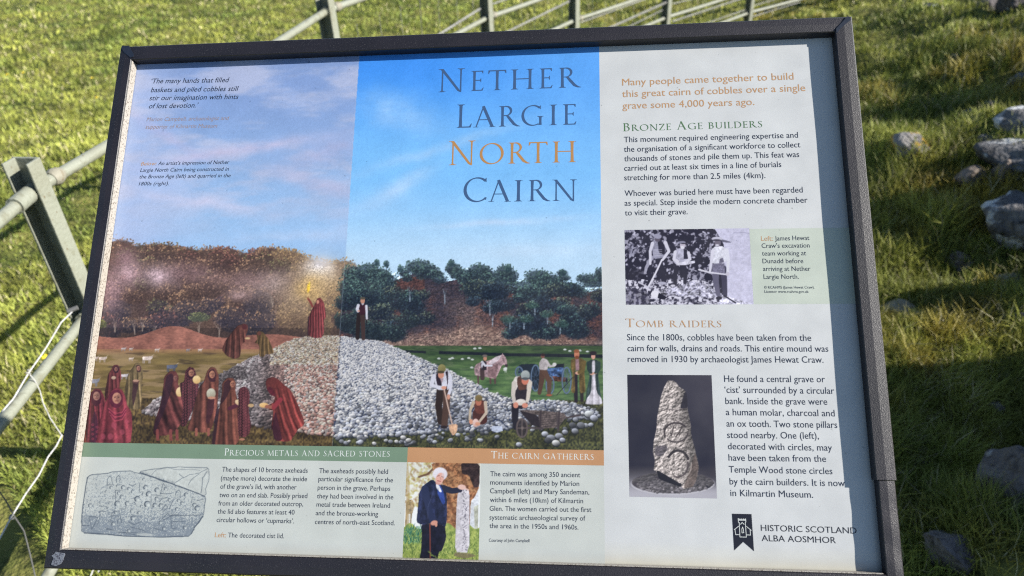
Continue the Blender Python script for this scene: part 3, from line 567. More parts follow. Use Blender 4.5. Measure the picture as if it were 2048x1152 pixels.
def paint_stone():
    rg = random.Random(8); cv = Canvas(1248, 744, 1442, 1002, 1.3); X, Y = cv.X, cv.Y; c = cv.crop(1240, 740, 4.267)
    cv.a[:] = mix((44, 44, 58), (66, 64, 76), sstep(1300, 1430, X) * sstep(900, 780, Y))
    m = Y > 932; fl = mix((66, 64, 72), (176, 176, 186), sstep(935, 990, Y)); fl = mix(fl, (58, 56, 66), sstep(1330, 1420, X) * sstep(985, 940, Y)); cv.a[m] = mix(cv.a, fl, sstep(928, 945, Y))[m]
    c.ell(450, 968, 358, 100, (186, 186, 194)); c.ell(450, 960, 350, 92, (70, 66, 74))
    c.poly([(640, 900), (780, 960), (770, 1010), (560, 1040), (520, 960)], (34, 34, 46), .8)
    for k in range(620):
        a = rg.uniform(0, 6.28); r = math.sqrt(rg.random()); x, y = 450 + 340 * r * math.cos(a), 962 + 86 * r * math.sin(a); b = (y - 880) / 160 * (1 - .4 * (x > 600 and y < 990))
        v = 70 + 110 * max(0, b) * rg.random() + 20; c.ell(x, y, rg.uniform(9, 20), rg.uniform(6, 12), (v * .5, v * .49, v * .54), 1, rg.uniform(-.6, .6), .8, grad=(v, v * .97, v))
    out = [(408, 92), (450, 90), (478, 108), (505, 145), (540, 165), (562, 185), (572, 240), (575, 320), (590, 400), (606, 480), (608, 560), (632, 650), (655, 740), (674, 830), (655, 930), (620, 1000), (540, 1015), (520, 985), (470, 960), (410, 940), (310, 870), (288, 850), (300, 780), (282, 700), (290, 600), (312, 500), (318, 400), (335, 310), (352, 220), (375, 150)]
    c.poly(out, (150, 138, 136), 1, True, tex=0)
    P = c.tp(out); sl = c.box(P[:, 0].min(), P[:, 1].min(), P[:, 0].max(), P[:, 1].max()); mk = c.mask(P, sl)
    x = X[sl]; y = Y[sl]; h = fbm(x, y, 6, 5, 4); hx = fbm(x + 1.0, y + 1.2, 6, 5, 4); sh = np.clip((hx - h) * 2.8, -.45, .35)
    g = fbm(x, y, 2.4, 8, 2); cc = np.array((160, 153, 150))[None, None] * (.95 + sh + .7 * (g - .5))[..., None]
    cc = cc * (1.12 - .5 * sstep(1352, 1392, x - (y - 900) * .12))[..., None]; c.put(sl, mk, cc)
    c.poly([(562, 180), (575, 240), (576, 330), (512, 328), (530, 260), (548, 200)], (42, 40, 50), .95); c.poly([(310, 850), (400, 900), (500, 960), (530, 975), (520, 1000), (420, 965), (330, 930)], (28, 28, 38), .95); c.poly([(640, 700), (672, 830), (650, 940), (620, 1000), (540, 1010), (575, 900), (610, 800)], (96, 84, 80), .75, True, tex=.25)
    c.poly([(300, 650), (400, 640), (410, 680), (350, 740), (300, 730)], (70, 66, 76), .7, True, tex=.3)
    def ring(x, y, rx, ry, a0, a1, w, col, al): c.line([(x + rx * math.cos(a), y + ry * math.sin(a)) for a in np.linspace(a0, a1, 18)], w, col, al)
    ring(478, 535, 100, 84, 2.8, 5.6, 16, (60, 54, 58), .85); ring(478, 535, 100, 80, .1, 2.4, 12, (60, 54, 58), .85); ring(478, 545, 108, 92, .3, 2.6, 8, (206, 196, 190), .6)
    ring(495, 800, 92, 112, 3.7, 5.9, 22, (40, 36, 42), .9); ring(490, 810, 90, 104, -.2, 1.9, 16, (74, 66, 70), .85); ring(500, 815, 108, 118, -.2, 1.9, 8, (206, 196, 190), .6)
    c.line([(460, 475), (440, 560)], 8, (70, 62, 64)); c.line([(528, 480), (510, 530), (475, 570)], 8, (70, 62, 64)); c.line([(340, 350), (420, 335), (500, 345), (560, 325)], 6, (88, 80, 82), .8); c.line([(395, 230), (440, 200)], 8, (80, 72, 76), .7); c.line([(440, 420), (500, 440), (570, 400)], 7, (80, 72, 74), .7); c.line([(340, 850), (400, 860), (460, 915), (520, 945), (570, 920)], 8, (190, 180, 176), .6)
    cv.T = (0, 0, 1.0); return cv

def paint_lady():
    rg = random.Random(14); cv = Canvas(800, 918, 966, 1134, 1.4); X, Y = cv.X, cv.Y; c = cv.crop(790, 910, 5.01)
    cv.a[:] = mix((216, 222, 214), (232, 238, 240), sstep(930, 1000, Y))
    for k in range(420):
        x, y = rg.uniform(100, 400), rg.uniform(70, 520); q = rg.random()
        c.ell(x, y, rg.uniform(8, 24), rg.uniform(6, 18), (188, 180, 110) if q < .4 else ((150, 120, 84) if q < .6 else (228, 230, 222)), .6, rg.uniform(0, 3), 2)
    c.poly([(105, 480), (170, 440), (200, 500), (170, 600), (160, 730), (95, 720), (110, 600)], (150, 128, 90), .8, True, tex=.3); c.poly([(130, 590), (155, 590), (150, 700), (118, 690)], (226, 230, 230), .9); c.line([(120, 100), (130, 330), (120, 700)], 30, (170, 146, 100), .5, 40); c.line([(240, 220), (330, 190), (400, 120)], 20, (96, 66, 52), .8)
    c.poly([(360, 70), (850, 74), (845, 320), (800, 420), (760, 460), (745, 780), (520, 780), (510, 420), (480, 280), (390, 180)], (150, 106, 74), 1, True, tex=.3)
    for k in range(260): x, y = rg.uniform(400, 830), rg.uniform(80, 700); x = min(x, 700) if y > 420 else x; c.ell(x, y, rg.uniform(8, 30), rg.uniform(8, 22), (96, 62, 46) if rg.random() < .45 else (196, 152, 110), .5, rg.uniform(0, 3), 2)
    c.poly([(660, 76), (850, 76), (845, 320), (790, 330), (740, 200), (670, 190)], (44, 36, 40), .85, True, tex=.3)
    c.poly([(760, 470), (800, 420), (840, 340), (830, 800), (750, 800)], (206, 212, 220), .9); c.poly([(790, 520), (835, 500), (830, 800), (800, 800)], (176, 180, 160), .8)
    m = (Y > 1052 + 6 * np.sin(X / 6.)); g = mix((88, 116, 56), (206, 214, 120), fbm(X, Y, 5, 3, 4)); cv.a[m] = g[m]
    for k in range(160): x = rg.uniform(80, 270); y = rg.uniform(740, 890); c.line([(x, y), (x + rg.uniform(-20, 30), y - rg.uniform(20, 60))], 6, (36, 92, 84) if rg.random() < .6 else (96, 150, 110), .9, 3)
    for k in range(700): x = rg.uniform(78, 832); y = rg.uniform(800, 1100); c.line([(x, y), (x + rg.uniform(-16, 16), y - rg.uniform(8, 34))], 5, ((66, 96, 44), (150, 176, 76), (206, 220, 130), (40, 66, 40))[rg.randrange(4)], .8, 3)
    # standing carved slab
    c.poly([(625, 400), (650, 350), (700, 325), (740, 350), (747, 420), (745, 980), (600, 975), (612, 620)], (206, 204, 212), 1, True, tex=.08, lr=.04)
    c.line([(745, 420), (745, 975)], 5, (150, 150, 160), .7)
    for k in range(150): y = 350 + k * 4.1; c.ell(700 + rg.uniform(-26, 26), y, rg.uniform(3, 9), rg.uniform(3, 7), (112, 110, 122) if rg.random() < .6 else (222, 222, 228), .8, rg.uniform(0, 3), .8)
    c.poly([(600, 975), (750, 985), (820, 1010), (700, 1040), (590, 1010)], (120, 110, 88), .8)
    # woman in navy jacket
    c.poly([(260, 690), (500, 700), (515, 830), (470, 960), (440, 970), (420, 1078), (240, 1068), (262, 960), (270, 800)], (26, 26, 42), 1, True, tex=.2)
    c.poly([(375, 240), (440, 300), (500, 300), (520, 420), (520, 640), (505, 725), (470, 700), (350, 690), (262, 700), (214, 672), (232, 500), (240, 380), (290, 300)], (36, 42, 70), 1, True, tex=.2, folds=1.5, fold_amp=.15)
    c.line([(490, 335), (570, 360), (650, 350)], 66, (40, 42, 62), 1, 52); c.line([(300, 340), (330, 500), (370, 650)], 74, (40, 48, 80), 1, 54); c.poly([(418, 310), (450, 290), (490, 380), (505, 480), (480, 500), (430, 400)], (52, 74, 148)); c.poly([(410, 285), (440, 300), (470, 370), (450, 372), (415, 330)], (226, 230, 240))
    c.line([(385, 370), (330, 520), (330, 640)], 5, (84, 92, 128), .6)
    c.ell(452, 190, 73, 66, (216, 214, 226), 1, .1, 2, grad=(232, 230, 240)); c.ell(448, 238, 40, 62, (226, 176, 162), 1, .35, 1.5); c.ell(480, 205, 14, 24, (222, 200, 200), .8)
    c.line([(425, 212), (445, 206)], 5, (96, 66, 66)); c.line([(468, 216), (484, 224)], 5, (96, 66, 66)); c.line([(452, 225), (458, 245)], 6, (186, 130, 118)); c.line([(425, 258), (458, 264)], 7, (150, 66, 70)); c.ell(430, 285, 22, 12, (206, 156, 146))
    c.ell(670, 322, 42, 26, (226, 190, 180), 1, .1, 1.5); c.line([(690, 330), (735, 350)], 14, (226, 190, 180)); c.ell(392, 680, 36, 24, (206, 150, 132), 1, -.3, 1.2); c.ell(412, 700, 13, 20, (206, 150, 132)); c.line([(350, 690), (354, 1072)], 12, (120, 62, 52))
    for x, y in ((330, 965), (440, 980), (500, 1000), (300, 1050)):
        for k in range(12): a = k * .5; c.line([(x + k * 9, y + k * 7), (x + k * 9 + 26 * math.cos(a), y + k * 7 + 20 * math.sin(a))], 7, (150, 172, 80) if k % 2 else (88, 120, 56), .9, 3)
    cv.T = (0, 0, 1.0); return cv

def paint_lid(bg):
    """pencil drawing of a carved slab on the panel's own pale ground"""
    rg = random.Random(6); cv = Canvas(156, 922, 426, 1084, 1.4, bg); X, Y = cv.X, cv.Y; c = cv.crop(150, 910, 6.4)
    ink = np.array((96, 110, 128)); bgc = np.array(bg, float)
    out = [(160, 300), (175, 270), (215, 252), (420, 235), (480, 215), (640, 208), (710, 202), (760, 222), (860, 245), (960, 268), (1130, 325), (1240, 365), (1400, 430), (1560, 485), (1660, 528), (1672, 560), (1662, 640), (1650, 740), (1640, 780), (1590, 860), (1530, 930), (1490, 1010), (1450, 1040), (1330, 1045), (1050, 1052), (640, 1042), (420, 1015), (120, 998), (85, 970), (82, 830), (100, 640), (130, 450)]
    back = [(830, 225), (850, 205), (1000, 180), (1170, 160), (1330, 155), (1560, 160), (1690, 160), (1712, 190), (1720, 280), (1700, 360), (1670, 440), (1680, 500), (1650, 525), (1560, 485), (1290, 380), (1130, 325), (960, 268)]
    c.poly(back, bgc * .95 + ink * .05, 1, True, tex=.04); c.poly(out, bgc * .90 + ink * .10, 1, True, tex=.03)
    P = c.tp(out); mk = c.mask(P, (slice(0, cv.h), slice(0, cv.w))); st = vnoise(X, Y, 1.1, 3)
    dens = .12 + .30 * sstep(1010, 1062, Y + (X - 290) * .02) + .22 * fbm(X, Y, 14, 5, 3) * sstep(960, 1040, Y) + .12 * fbm(X, Y, 20, 9, 3)
    cv.a[:] = mix(cv.a, ink, mk * np.clip((st < dens * 1.35) * .62, 0, 1))
    def ln(p, w=6, a=.75): c.line(p, w, ink * .8, a, w * .6)
    def rough(p, w=6, a=.8, j=5):
        for r in range(2):
            q = []
            for (x0, y0), (x1, y1) in zip(p[:-1], p[1:]):
                for t in (0, .33, .66): q.append((x0 + (x1 - x0) * t + rg.uniform(-j, j), y0 + (y1 - y0) * t + rg.uniform(-j, j)))
            q.append(p[-1]); ln(q, w * (1 if r == 0 else .6), a)
    rough(out + [out[0]], 8, .8, 4); rough(back, 6, .7, 5); rough([(120, 998), (420, 1015), (640, 1042), (1050, 1052), (1330, 1045), (1450, 1040)], 13, .8); rough([(1640, 780), (1530, 930), (1490, 1010)], 12, .8, 9); rough([(82, 830), (90, 900), (180, 905)], 9); rough([(160, 290), (130, 450), (105, 620), (88, 800)], 11, .8, 3)
    rough([(840, 225), (960, 275), (1130, 335), (1290, 385), (1420, 435), (1570, 490), (1660, 530)], 12, .85); rough([(970, 265), (1040, 190), (1170, 165)], 4, .6); rough([(1290, 350), (1370, 300), (1470, 250), (1590, 230), (1700, 170)], 5, .7); rough([(1450, 380), (1500, 310), (1590, 240)], 5, .7); rough([(1610, 480), (1630, 300), (1690, 210)], 8, .7, 8); rough([(1180, 165), (1320, 190), (1450, 185), (1600, 200)], 4, .6, 8); rough([(1330, 240), (1390, 290)], 5)
    for k in range(46): x = rg.uniform(860, 1280); y = 235 + (x - 860) * .33 + rg.uniform(-5, 8); ln([(x, y), (x - rg.uniform(0, 14), y - rg.uniform(14, 40))], 3.5, .55)
    cups = [(465, 415, 20), (545, 395, 15), (620, 415, 26), (692, 432, 20), (740, 468, 20), (398, 468, 14), (560, 488, 20), (600, 535, 24), (495, 535, 13), (545, 622, 34), (445, 612, 14), (195, 645, 22), (328, 600, 14), (670, 620, 26), (908, 415, 28), (948, 500, 34), (880, 310, 16), (1052, 448, 28), (1160, 432, 20), (800, 565, 34), (930, 630, 38), (1048, 560, 24), (1025, 645, 28), (1100, 648, 24), (1210, 575, 20), (1328, 582, 20), (1372, 618, 20), (1305, 690, 20), (1530, 640, 24), (1565, 680, 30), (1425, 508, 24), (728, 715, 18), (822, 736, 20), (745, 808, 28), (525, 738, 20), (492, 880, 24), (1095, 865, 20), (1140, 940, 20), (1410, 930, 22), (690, 968, 20), (850, 655, 16), (420, 680, 14)]
    for x, y, r in cups:
        c.ell(x, y, r, r, bgc * .6 + ink * .4, .6, 0, 1.0); P = [(x + r * math.cos(a), y + r * math.sin(a)) for a in np.linspace(2.4, 5.6, 9)]; c.line(P, r * .5, ink * .72, .9, r * .2); c.ell(x + r * .3, y + r * .35, r * .5, r * .5, bgc * 1.04, .85, 0, .8)
    for p in ([(412, 385), (415, 310), (440, 268), (468, 290), (478, 375), (500, 382)], [(528, 355), (532, 285), (560, 262), (580, 300), (572, 355)], [(405, 386), (480, 372)], [(1090, 495), (1130, 365)], [(1130, 365), (1160, 405)], [(1090, 495), (1240, 490)], [(975, 510), (1110, 520)], [(975, 530), (975, 690)], [(745, 555), (830, 520)], [(1285, 520), (1300, 465), (1330, 450), (1355, 480), (1350, 550)], [(1210, 690), (1260, 570)], [(1085, 600), (1110, 560), (1180, 545)], [(1100, 710), (1165, 640), (1190, 660), (1125, 735)],
              [(1490, 610), (1500, 540), (1530, 545)], [(1560, 585), (1640, 565)], [(175, 785), (295, 795), (215, 950), (180, 800)], [(310, 715), (325, 770), (290, 890)], [(330, 715), (395, 722)], [(455, 780), (560, 775), (540, 880)], [(465, 790), (455, 850), (420, 840)], [(580, 775), (600, 870)], [(460, 765), (500, 715), (560, 720), (580, 760)], [(1225, 775), (1240, 950), (1310, 930)], [(1225, 770), (1340, 760)], [(1120, 815), (1190, 740), (1215, 790), (1140, 830), (1120, 815)], [(570, 690), (640, 690), (665, 640)], [(515, 460), (520, 590)], [(515, 450), (590, 455)], [(690, 380), (740, 398), (780, 370)],
              [(390, 930), (560, 990), (800, 1000), (1000, 1030)], [(400, 950), (700, 1010), (900, 1040)], [(720, 920), (860, 960), (900, 980)], [(1000, 930), (1170, 985)], [(690, 860), (760, 890), (850, 850)], [(310, 655), (400, 655), (420, 690)], [(1250, 850), (1420, 850)], [(760, 600), (790, 660)], [(1240, 775), (1620, 770)], [(830, 360), (820, 480)], [(870, 470), (860, 520)]):
        rough(p, 6, .8, 3)
    c.ell(900, 1020, 110, 18, bgc, .7, .05, 1.5); c.ell(520, 975, 90, 8, bgc, .5, .1, 1.2)
    cv.T = (0, 0, 1.0); return cv
# ---------------------------------------------------------------- ground
def _n2(x, y, s, seed=0): return vnoise(np.asarray(x, float) + 500, np.asarray(y, float) + 500, s, seed)
def ground_z(x, y, fine=True):
    x = np.asarray(x, float); y = np.asarray(y, float)
    z = -.34 * sstep(3.2, 7.5, y) - .5 * sstep(7.5, 30, y) - .02
    m = sstep(.9, 4.2, x - .22 * (y - 1.5)) * .55 + .25 * sstep(4, 10, x - .22 * (y - 1.5))
    z = z + m * sstep(14, 8, y)
    z = z + 1.45 * np.exp(-(((x - 3.15) / .85) ** 2 + ((y - .66) / .86) ** 2) ** 1.6) * sstep(1.9, 2.5, x)  # unseen heap, added and shaped to shade the lower right grass
    for bx_, by_, bh, br in ((2.78, 2.62, .52, .26), (3.45, 3.72, .55, .32), (2.52, 2.02, .38, .2)): z = z + bh * np.exp(-(((x - bx_) ** 2 + (y - by_) ** 2) / br ** 2) ** 1.4)  # out-of-view bumps added to throw shadows left across the turf
    if fine:
        rt = sstep(.6, 1.4, x) * sstep(9, 5, y); amp = .022 + .045 * rt
        z = z + amp * ((_n2(x, y, .32, 3) - .5) * 2.2 + (_n2(x, y, .13, 5) - .5) * 1.1) + .05 * (_n2(x, y, 1.4, 9) - .5) + .16 * rt * (_n2(x, y, .5, 13) - .5)
    return z
def on_ground(px, py):
    d = ray_dir(px, py); k = -HC / d[2]
    for _ in range(25): p = d * k; z = float(ground_z(p[0], p[1], False)); k = k * .5 + .5 * (z - HC) / d[2]
    p = d * k; return np.array([p[0], p[1], z]), k
az = np.radians(np.concatenate([np.linspace(-62, 62, 420), np.linspace(66, 294, 60)])); rr = np.concatenate([[.02], np.geomspace(.35, 12, 250), np.geomspace(13, 900, 40)])
A_, R_ = np.meshgrid(az, rr); gxx = np.sin(A_) * R_; gyy = np.cos(A_) * R_; gzz = ground_z(gxx, gyy); na = len(az)
i0 = (np.arange(na)[None] + np.arange(len(rr) - 1)[:, None] * na); i1 = (np.roll(np.arange(na), -1)[None] + np.arange(len(rr) - 1)[:, None] * na)
Q = np.stack([i0.ravel(), (i0 + na).ravel(), (i1 + na).ravel(), i1.ravel()], 1)[:, ::-1]
m_ground = mat('turf_floor', (.06, .08, .02), .95, .1, noise=[(3.2, (.20, .19, .055), .4, .62, 6), (22, (.035, .042, .014), .5, .66, 5), (60, (.17, .155, .06), .58, .72, 4)], bump=(90, .8, .02))
g = np_mesh('field', np.stack([gxx.ravel(), gyy.ravel(), gzz.ravel()], 1), Q, mat=m_ground, smooth=True); g['kind'] = 'structure'
g.data.update()
if g.data.polygons[5000].normal.z < 0: g.data.flip_normals()

# ---------------------------------------------------------------- grass
m_grass = bpy.data.materials.new('grass_blades'); m_grass.use_nodes = True
_n = m_grass.node_tree.nodes; _l = m_grass.node_tree.links; _b = _n['Principled BSDF']; _o = _n['Material Output']
_a = _n.new('ShaderNodeVertexColor'); _a.layer_name = 'Col'; _l.new(_a.outputs[0], _b.inputs['Base Color']); _b.inputs['Roughness'].default_value = .55; _b.inputs['Specular IOR Level'].default_value = .22
_tr = _n.new('ShaderNodeBsdfTranslucent'); _l.new(_a.outputs[0], _tr.inputs[0]); _mx = _n.new('ShaderNodeMixShader'); _mx.inputs[0].default_value = .22; _l.new(_b.outputs[0], _mx.inputs[1]); _l.new(_tr.outputs[0], _mx.inputs[2]); _l.new(_mx.outputs[0], _o.inputs[0])
RS = np.random.RandomState(4)
def blades(name, x, y, h, w, col, lean, label=None, keepz=None):
    n = len(x); z = ground_z(x, y) - .004; t = RS.uniform(0, 2 * np.pi, n); ld = RS.uniform(0, 2 * np.pi, n)
    ax, ay = np.cos(t) * w / 2, np.sin(t) * w / 2; lx, ly = np.cos(ld) * lean * h, np.sin(ld) * lean * h
    hz = h * np.sqrt(np.maximum(1 - np.minimum(lean, .95) ** 2 * .8, .1))
    P = np.zeros((n, 5, 3)); P[:, 0] = np.stack([x - ax, y - ay, z], 1); P[:, 1] = np.stack([x + ax, y + ay, z], 1)
    P[:, 2] = np.stack([x + lx * .32 - ax * .9, y + ly * .32 - ay * .9, z + hz * .58], 1); P[:, 3] = np.stack([x + lx * .32 + ax * .9, y + ly * .32 + ay * .9, z + hz * .58], 1)
    P[:, 4] = np.stack([x + lx, y + ly, z + hz], 1)
    b = np.arange(n)[:, None] * 5; q = b + np.array([[0, 1, 3, 2]]); tr = b + np.array([[2, 3, 4]])
    C = np.repeat(col[:, None], 5, 1)
    return np_mesh(name, P.reshape(-1, 3), q, tr, mat=m_grass, colors=C.reshape(-1, 3))
def colours(n, x, y, warm=0.):
    a = np.array((.37, .375, .078)); b = np.array((.18, .235, .05)); s = np.array((.50, .45, .25)); dk = np.array((.06, .11, .022))
    u = np.clip(RS.rand(n)[:, None] * .5 + 1.1 * (fbm(x + 500, y + 500, .5, 21, 3)[:, None] - .5) + .3, 0, 1); c = a * u + b * (1 - u); k = sstep(.52, .74, _n2(x, y, .55, 23) * .6 + _n2(x, y, .12, 24) * .4)[:, None]; c = c * (1 - .5 * k) + dk * .5 * k
    ms = (sstep(.60, .74, _n2(x, y, .5, 41) * .6 + _n2(x, y, .17, 42) * .4) * sstep(.6, 1.4, x))[:, None]; c = c * (1 - .7 * ms) + np.array((.36, .27, .05)) * .7 * ms
    st = (RS.rand(n) < .05 + .09 * (_n2(x, y, .22, 25) > .6) + warm)[:, None]; c = np.where(st, s * RS.uniform(.6, 1.15, (n, 1)), c)
    rough = sstep(.7, 1.3, x) * sstep(9, 5, y)  # right-side mask: deep shade there is painted into the blade colours
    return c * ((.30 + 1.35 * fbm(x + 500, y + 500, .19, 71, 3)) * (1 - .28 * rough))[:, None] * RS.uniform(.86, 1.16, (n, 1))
N = 360000
a = np.radians(RS.uniform(-44, 44, N)); r = .75 * np.exp(RS.rand(N) * math.log(13 / .75)); x = np.sin(a) * r; y = np.cos(a) * r
keep = (y > .5) & ~((abs(x) < .62) & (y < .9)) & (RS.rand(N) < np.where((abs(x + .05 * y) < .36 * y) & (y < 6.2), .4, 1)); x, y, r = x[keep], y[keep], r[keep]; n = len(x)
right = sstep(.7, 1.2, x - .1 * y) * sstep(7, 4, y); lump = _n2(x, y, .3, 3)
h = (.016 + .018 * RS.rand(n) + .022 * lump) * (1 + right * (.1 + 1.3 * sstep(.35, .65, _n2(x, y, .4, 51)))); w = np.maximum(.0022, r * .00125) * RS.uniform(.5, 1.5, n); h = h * (.45 + 1.3 * _n2(x, y, .11, 61))
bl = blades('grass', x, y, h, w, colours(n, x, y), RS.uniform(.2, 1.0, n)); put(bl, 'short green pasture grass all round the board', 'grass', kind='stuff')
# longer tussocks on the rough ground beside the cairn
X = []; Y = []; HH = []; Wd = []
rg = random.Random(5)
for k in range(420):
    px = rg.uniform(1700, 2060); py = rg.uniform(20, 1150)
    if py < 260 and rg.random() < .6: continue
    p, dd = on_ground(px, py); m = int(rg.uniform(20, 60)); rad = rg.uniform(.02, .07)
    for j in range(m):
        X.append(p[0] + rg.gauss(0, rad)); Y.append(p[1] + rg.gauss(0, rad)); HH.append(rg.uniform(.04, .11)); Wd.append(max(.0028, dd * .0012) * rg.uniform(.7, 1.4))
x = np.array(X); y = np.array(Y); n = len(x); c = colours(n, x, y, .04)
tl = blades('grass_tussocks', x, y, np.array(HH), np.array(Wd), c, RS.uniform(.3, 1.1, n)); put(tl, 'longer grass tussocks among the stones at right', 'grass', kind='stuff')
# ---------------------------------------------------------------- information board
PX, PY, PZ = BR[:, 0], BR[:, 1], BR[:, 2]
board = bpy.data.objects.new('information_board', None); SC.collection.objects.link(board)
board.matrix_world = Matrix([[*map(float, BR[i]), float(BO[i])] for i in range(3)] + [[0, 0, 0, 1]])
put(board, 'tilted information board about a stone cairn in a dark speckled frame', 'sign')
PAPER = np.array((.355, .364, .366))                              # printed white of the panel
KREF = PAPER / srgb((208, 213, 214))                           # printed ink: photographed value under this light -> reflectance
def ink(c): return np.clip(srgb(c) * KREF, .002, .85)

m_print = bpy.data.materials.new('printed_vinyl'); m_print.use_nodes = True
_n = m_print.node_tree.nodes; _l = m_print.node_tree.links; _b = _n['Principled BSDF']
_a = _n.new('ShaderNodeVertexColor'); _a.layer_name = 'Col'
_tc = _n.new('ShaderNodeTexCoord'); _t = _n.new('ShaderNodeTexNoise'); _t.inputs['Scale'].default_value = 900; _t.inputs['Detail'].default_value = 2
_l.new(_tc.outputs['Object'], _t.inputs['Vector'])
_t2 = _n.new('ShaderNodeTexNoise'); _t2.inputs['Scale'].default_value = 26; _t2.inputs['Detail'].default_value = 6; _l.new(_tc.outputs['Object'], _t2.inputs['Vector'])
_mr = _n.new('ShaderNodeMapRange'); _mr.inputs['From Min'].default_value = .3; _mr.inputs['From Max'].default_value = .7; _mr.inputs['To Min'].default_value = .95; _mr.inputs['To Max'].default_value = 1.04; _l.new(_t2.outputs['Fac'], _mr.inputs['Value'])
_mr1 = _n.new('ShaderNodeMapRange'); _mr1.inputs['From Min'].default_value = .3; _mr1.inputs['From Max'].default_value = .7; _mr1.inputs['To Min'].default_value = .97; _mr1.inputs['To Max'].default_value = 1.03; _l.new(_t.outputs['Fac'], _mr1.inputs['Value'])
_mm = _n.new('ShaderNodeMath'); _mm.operation = 'MULTIPLY'; _l.new(_mr.outputs[0], _mm.inputs[0]); _l.new(_mr1.outputs[0], _mm.inputs[1])
_t3 = _n.new('ShaderNodeTexNoise'); _t3.inputs['Scale'].default_value = 170; _t3.inputs['Detail'].default_value = 3; _l.new(_tc.outputs['Object'], _t3.inputs['Vector'])
_mr3 = _n.new('ShaderNodeMapRange'); _mr3.inputs['From Min'].default_value = .715; _mr3.inputs['From Max'].default_value = .76; _mr3.inputs['To Min'].default_value = 1; _mr3.inputs['To Max'].default_value = .62; _l.new(_t3.outputs['Fac'], _mr3.inputs['Value'])
_m3 = _n.new('ShaderNodeMath'); _m3.operation = 'MULTIPLY'; _l.new(_mm.outputs[0], _m3.inputs[0]); _l.new(_mr3.outputs[0], _m3.inputs[1]); _mm = _m3
_rr = _n.new('ShaderNodeMapRange'); _rr.inputs['From Min'].default_value = .3; _rr.inputs['From Max'].default_value = .7; _rr.inputs['To Min'].default_value = .34; _rr.inputs['To Max'].default_value = .52; _l.new(_t2.outputs['Fac'], _rr.inputs['Value']); _l.new(_rr.outputs[0], _b.inputs['Roughness'])
_v = _n.new('ShaderNodeVectorMath'); _v.operation = 'SCALE'; _l.new(_a.outputs['Color'], _v.inputs[0]); _l.new(_mm.outputs[0], _v.inputs['Scale'])
_l.new(_v.outputs[0], _b.inputs['Base Color']); _b.inputs['Roughness'].default_value = .42; _b.inputs['Specular IOR Level'].default_value = .35
_bu = _n.new('ShaderNodeBump'); _bu.inputs['Strength'].default_value = .06; _bu.inputs['Distance'].default_value = .0004; _l.new(_t.outputs['Fac'], _bu.inputs['Height']); _l.new(_bu.outputs[0], _b.inputs['Normal'])

# the white panel itself, a solid sheet; its print fades a little yellow at the lower edge
NX, NY = 88, 61
gx = np.linspace(-.004, PW + .004, NX); gy = np.linspace(-.004, PH + .004, NY); GX, GY = np.meshgrid(gx, gy)
px_, py_ = b2px(GX, GY)
base = np.zeros(GX.shape + (3,)); base[:] = ink((209, 214, 216))
xsplit = bpt(1208, 960)[0]; lowleft = (GX < xsplit)
e = sstep(.03, .0, GY) * .6 + .35 * sstep(.05, 0, GX) * (GY < .14)
base = mix(base, ink((212, 210, 186)), np.clip(e, 0, 1) * (.7 + .5 * vnoise(GX, GY, .08, 4)))
v = np.stack([GX.ravel(), GY.ravel(), np.zeros(GX.size)], 1); q = (np.arange(NX - 1)[None] + np.arange(NY - 1)[:, None] * NX).ravel()
quads = np.stack([q, q + 1, q + 1 + NX, q + NX], 1)
vb = v.copy(); vb[:, 2] = -.006
bd = np.concatenate([np.arange(NX), np.arange(1, NY) * NX + NX - 1, (np.arange(NX - 2, -1, -1)) + (NY - 1) * NX, np.arange(NY - 2, 0, -1) * NX]); nb = np.roll(bd, -1); NV = len(v)
side = np.stack([bd + NV, nb + NV, nb, bd], 1)
panel = np_mesh('panel', np.concatenate([v, vb]), np.concatenate([quads, quads[:, ::-1] + NV, side]), mat=m_print, parent=board, colors=np.concatenate([base.reshape(-1, 3)] * 2))
put(panel, 'pale printed panel')

def flat_patch(name, P, z, col, label=None, parent=panel):
    P = [(*p, z) for p in P]; o = np_mesh(name, P, None, [(0, i, i + 1) for i in range(1, len(P) - 1)], mat=m_print, parent=parent, colors=np.repeat([ink(col)], len(P), 0))
    return put(o, label)
band_t = bpt(700, 893)[1]; band_b = bpt(700, 922.5)[1]; xr = bpt(1203, 500)[0]; xm = bpt(815, 910)[0]
lowbg = (201, 208, 204)
flat_patch('tinted_field', [(-.002, -.002), (xsplit, -.002), (xsplit, band_b), (-.002, band_b)], .00003, lowbg, 'pale green tinted field under the pictures')
_cv = paint_main()
def grid_uv(name, u0, v0, u1, v1, cv, z, label, den):
    nx = int((u1 - u0) * den) + 2; ny = int((v1 - v0) * den) + 2
    U, V = np.meshgrid(np.linspace(u0, u1, nx), np.linspace(v0, v1, ny)); X, Y = b2px(U, V)
    fx = np.clip((X - cv.x0) * cv.k, 0, cv.w - 1.01); fy = np.clip((Y - cv.y0) * cv.k, 0, cv.h - 1.01); ix = fx.astype(int); iy = fy.astype(int); fx = (fx - ix)[..., None]; fy = (fy - iy)[..., None]
    A = cv.a; jx = np.minimum(ix + 1, cv.w - 1); jy = np.minimum(iy + 1, cv.h - 1)
    c = (A[iy, ix] * (1 - fx) + A[iy, jx] * fx) * (1 - fy) + (A[jy, ix] * (1 - fx) + A[jy, jx] * fx) * fy
    q = (np.arange(nx - 1)[None] + np.arange(ny - 1)[:, None] * nx).ravel()
    o = np_mesh(name, np.stack([U.ravel(), V.ravel(), np.full(U.size, z)], 1), np.stack([q, q + 1, q + 1 + nx, q + nx], 1), mat=m_print, parent=panel, colors=ink(np.clip(c, 0, 255)).reshape(-1, 3))
    return put(o, label)
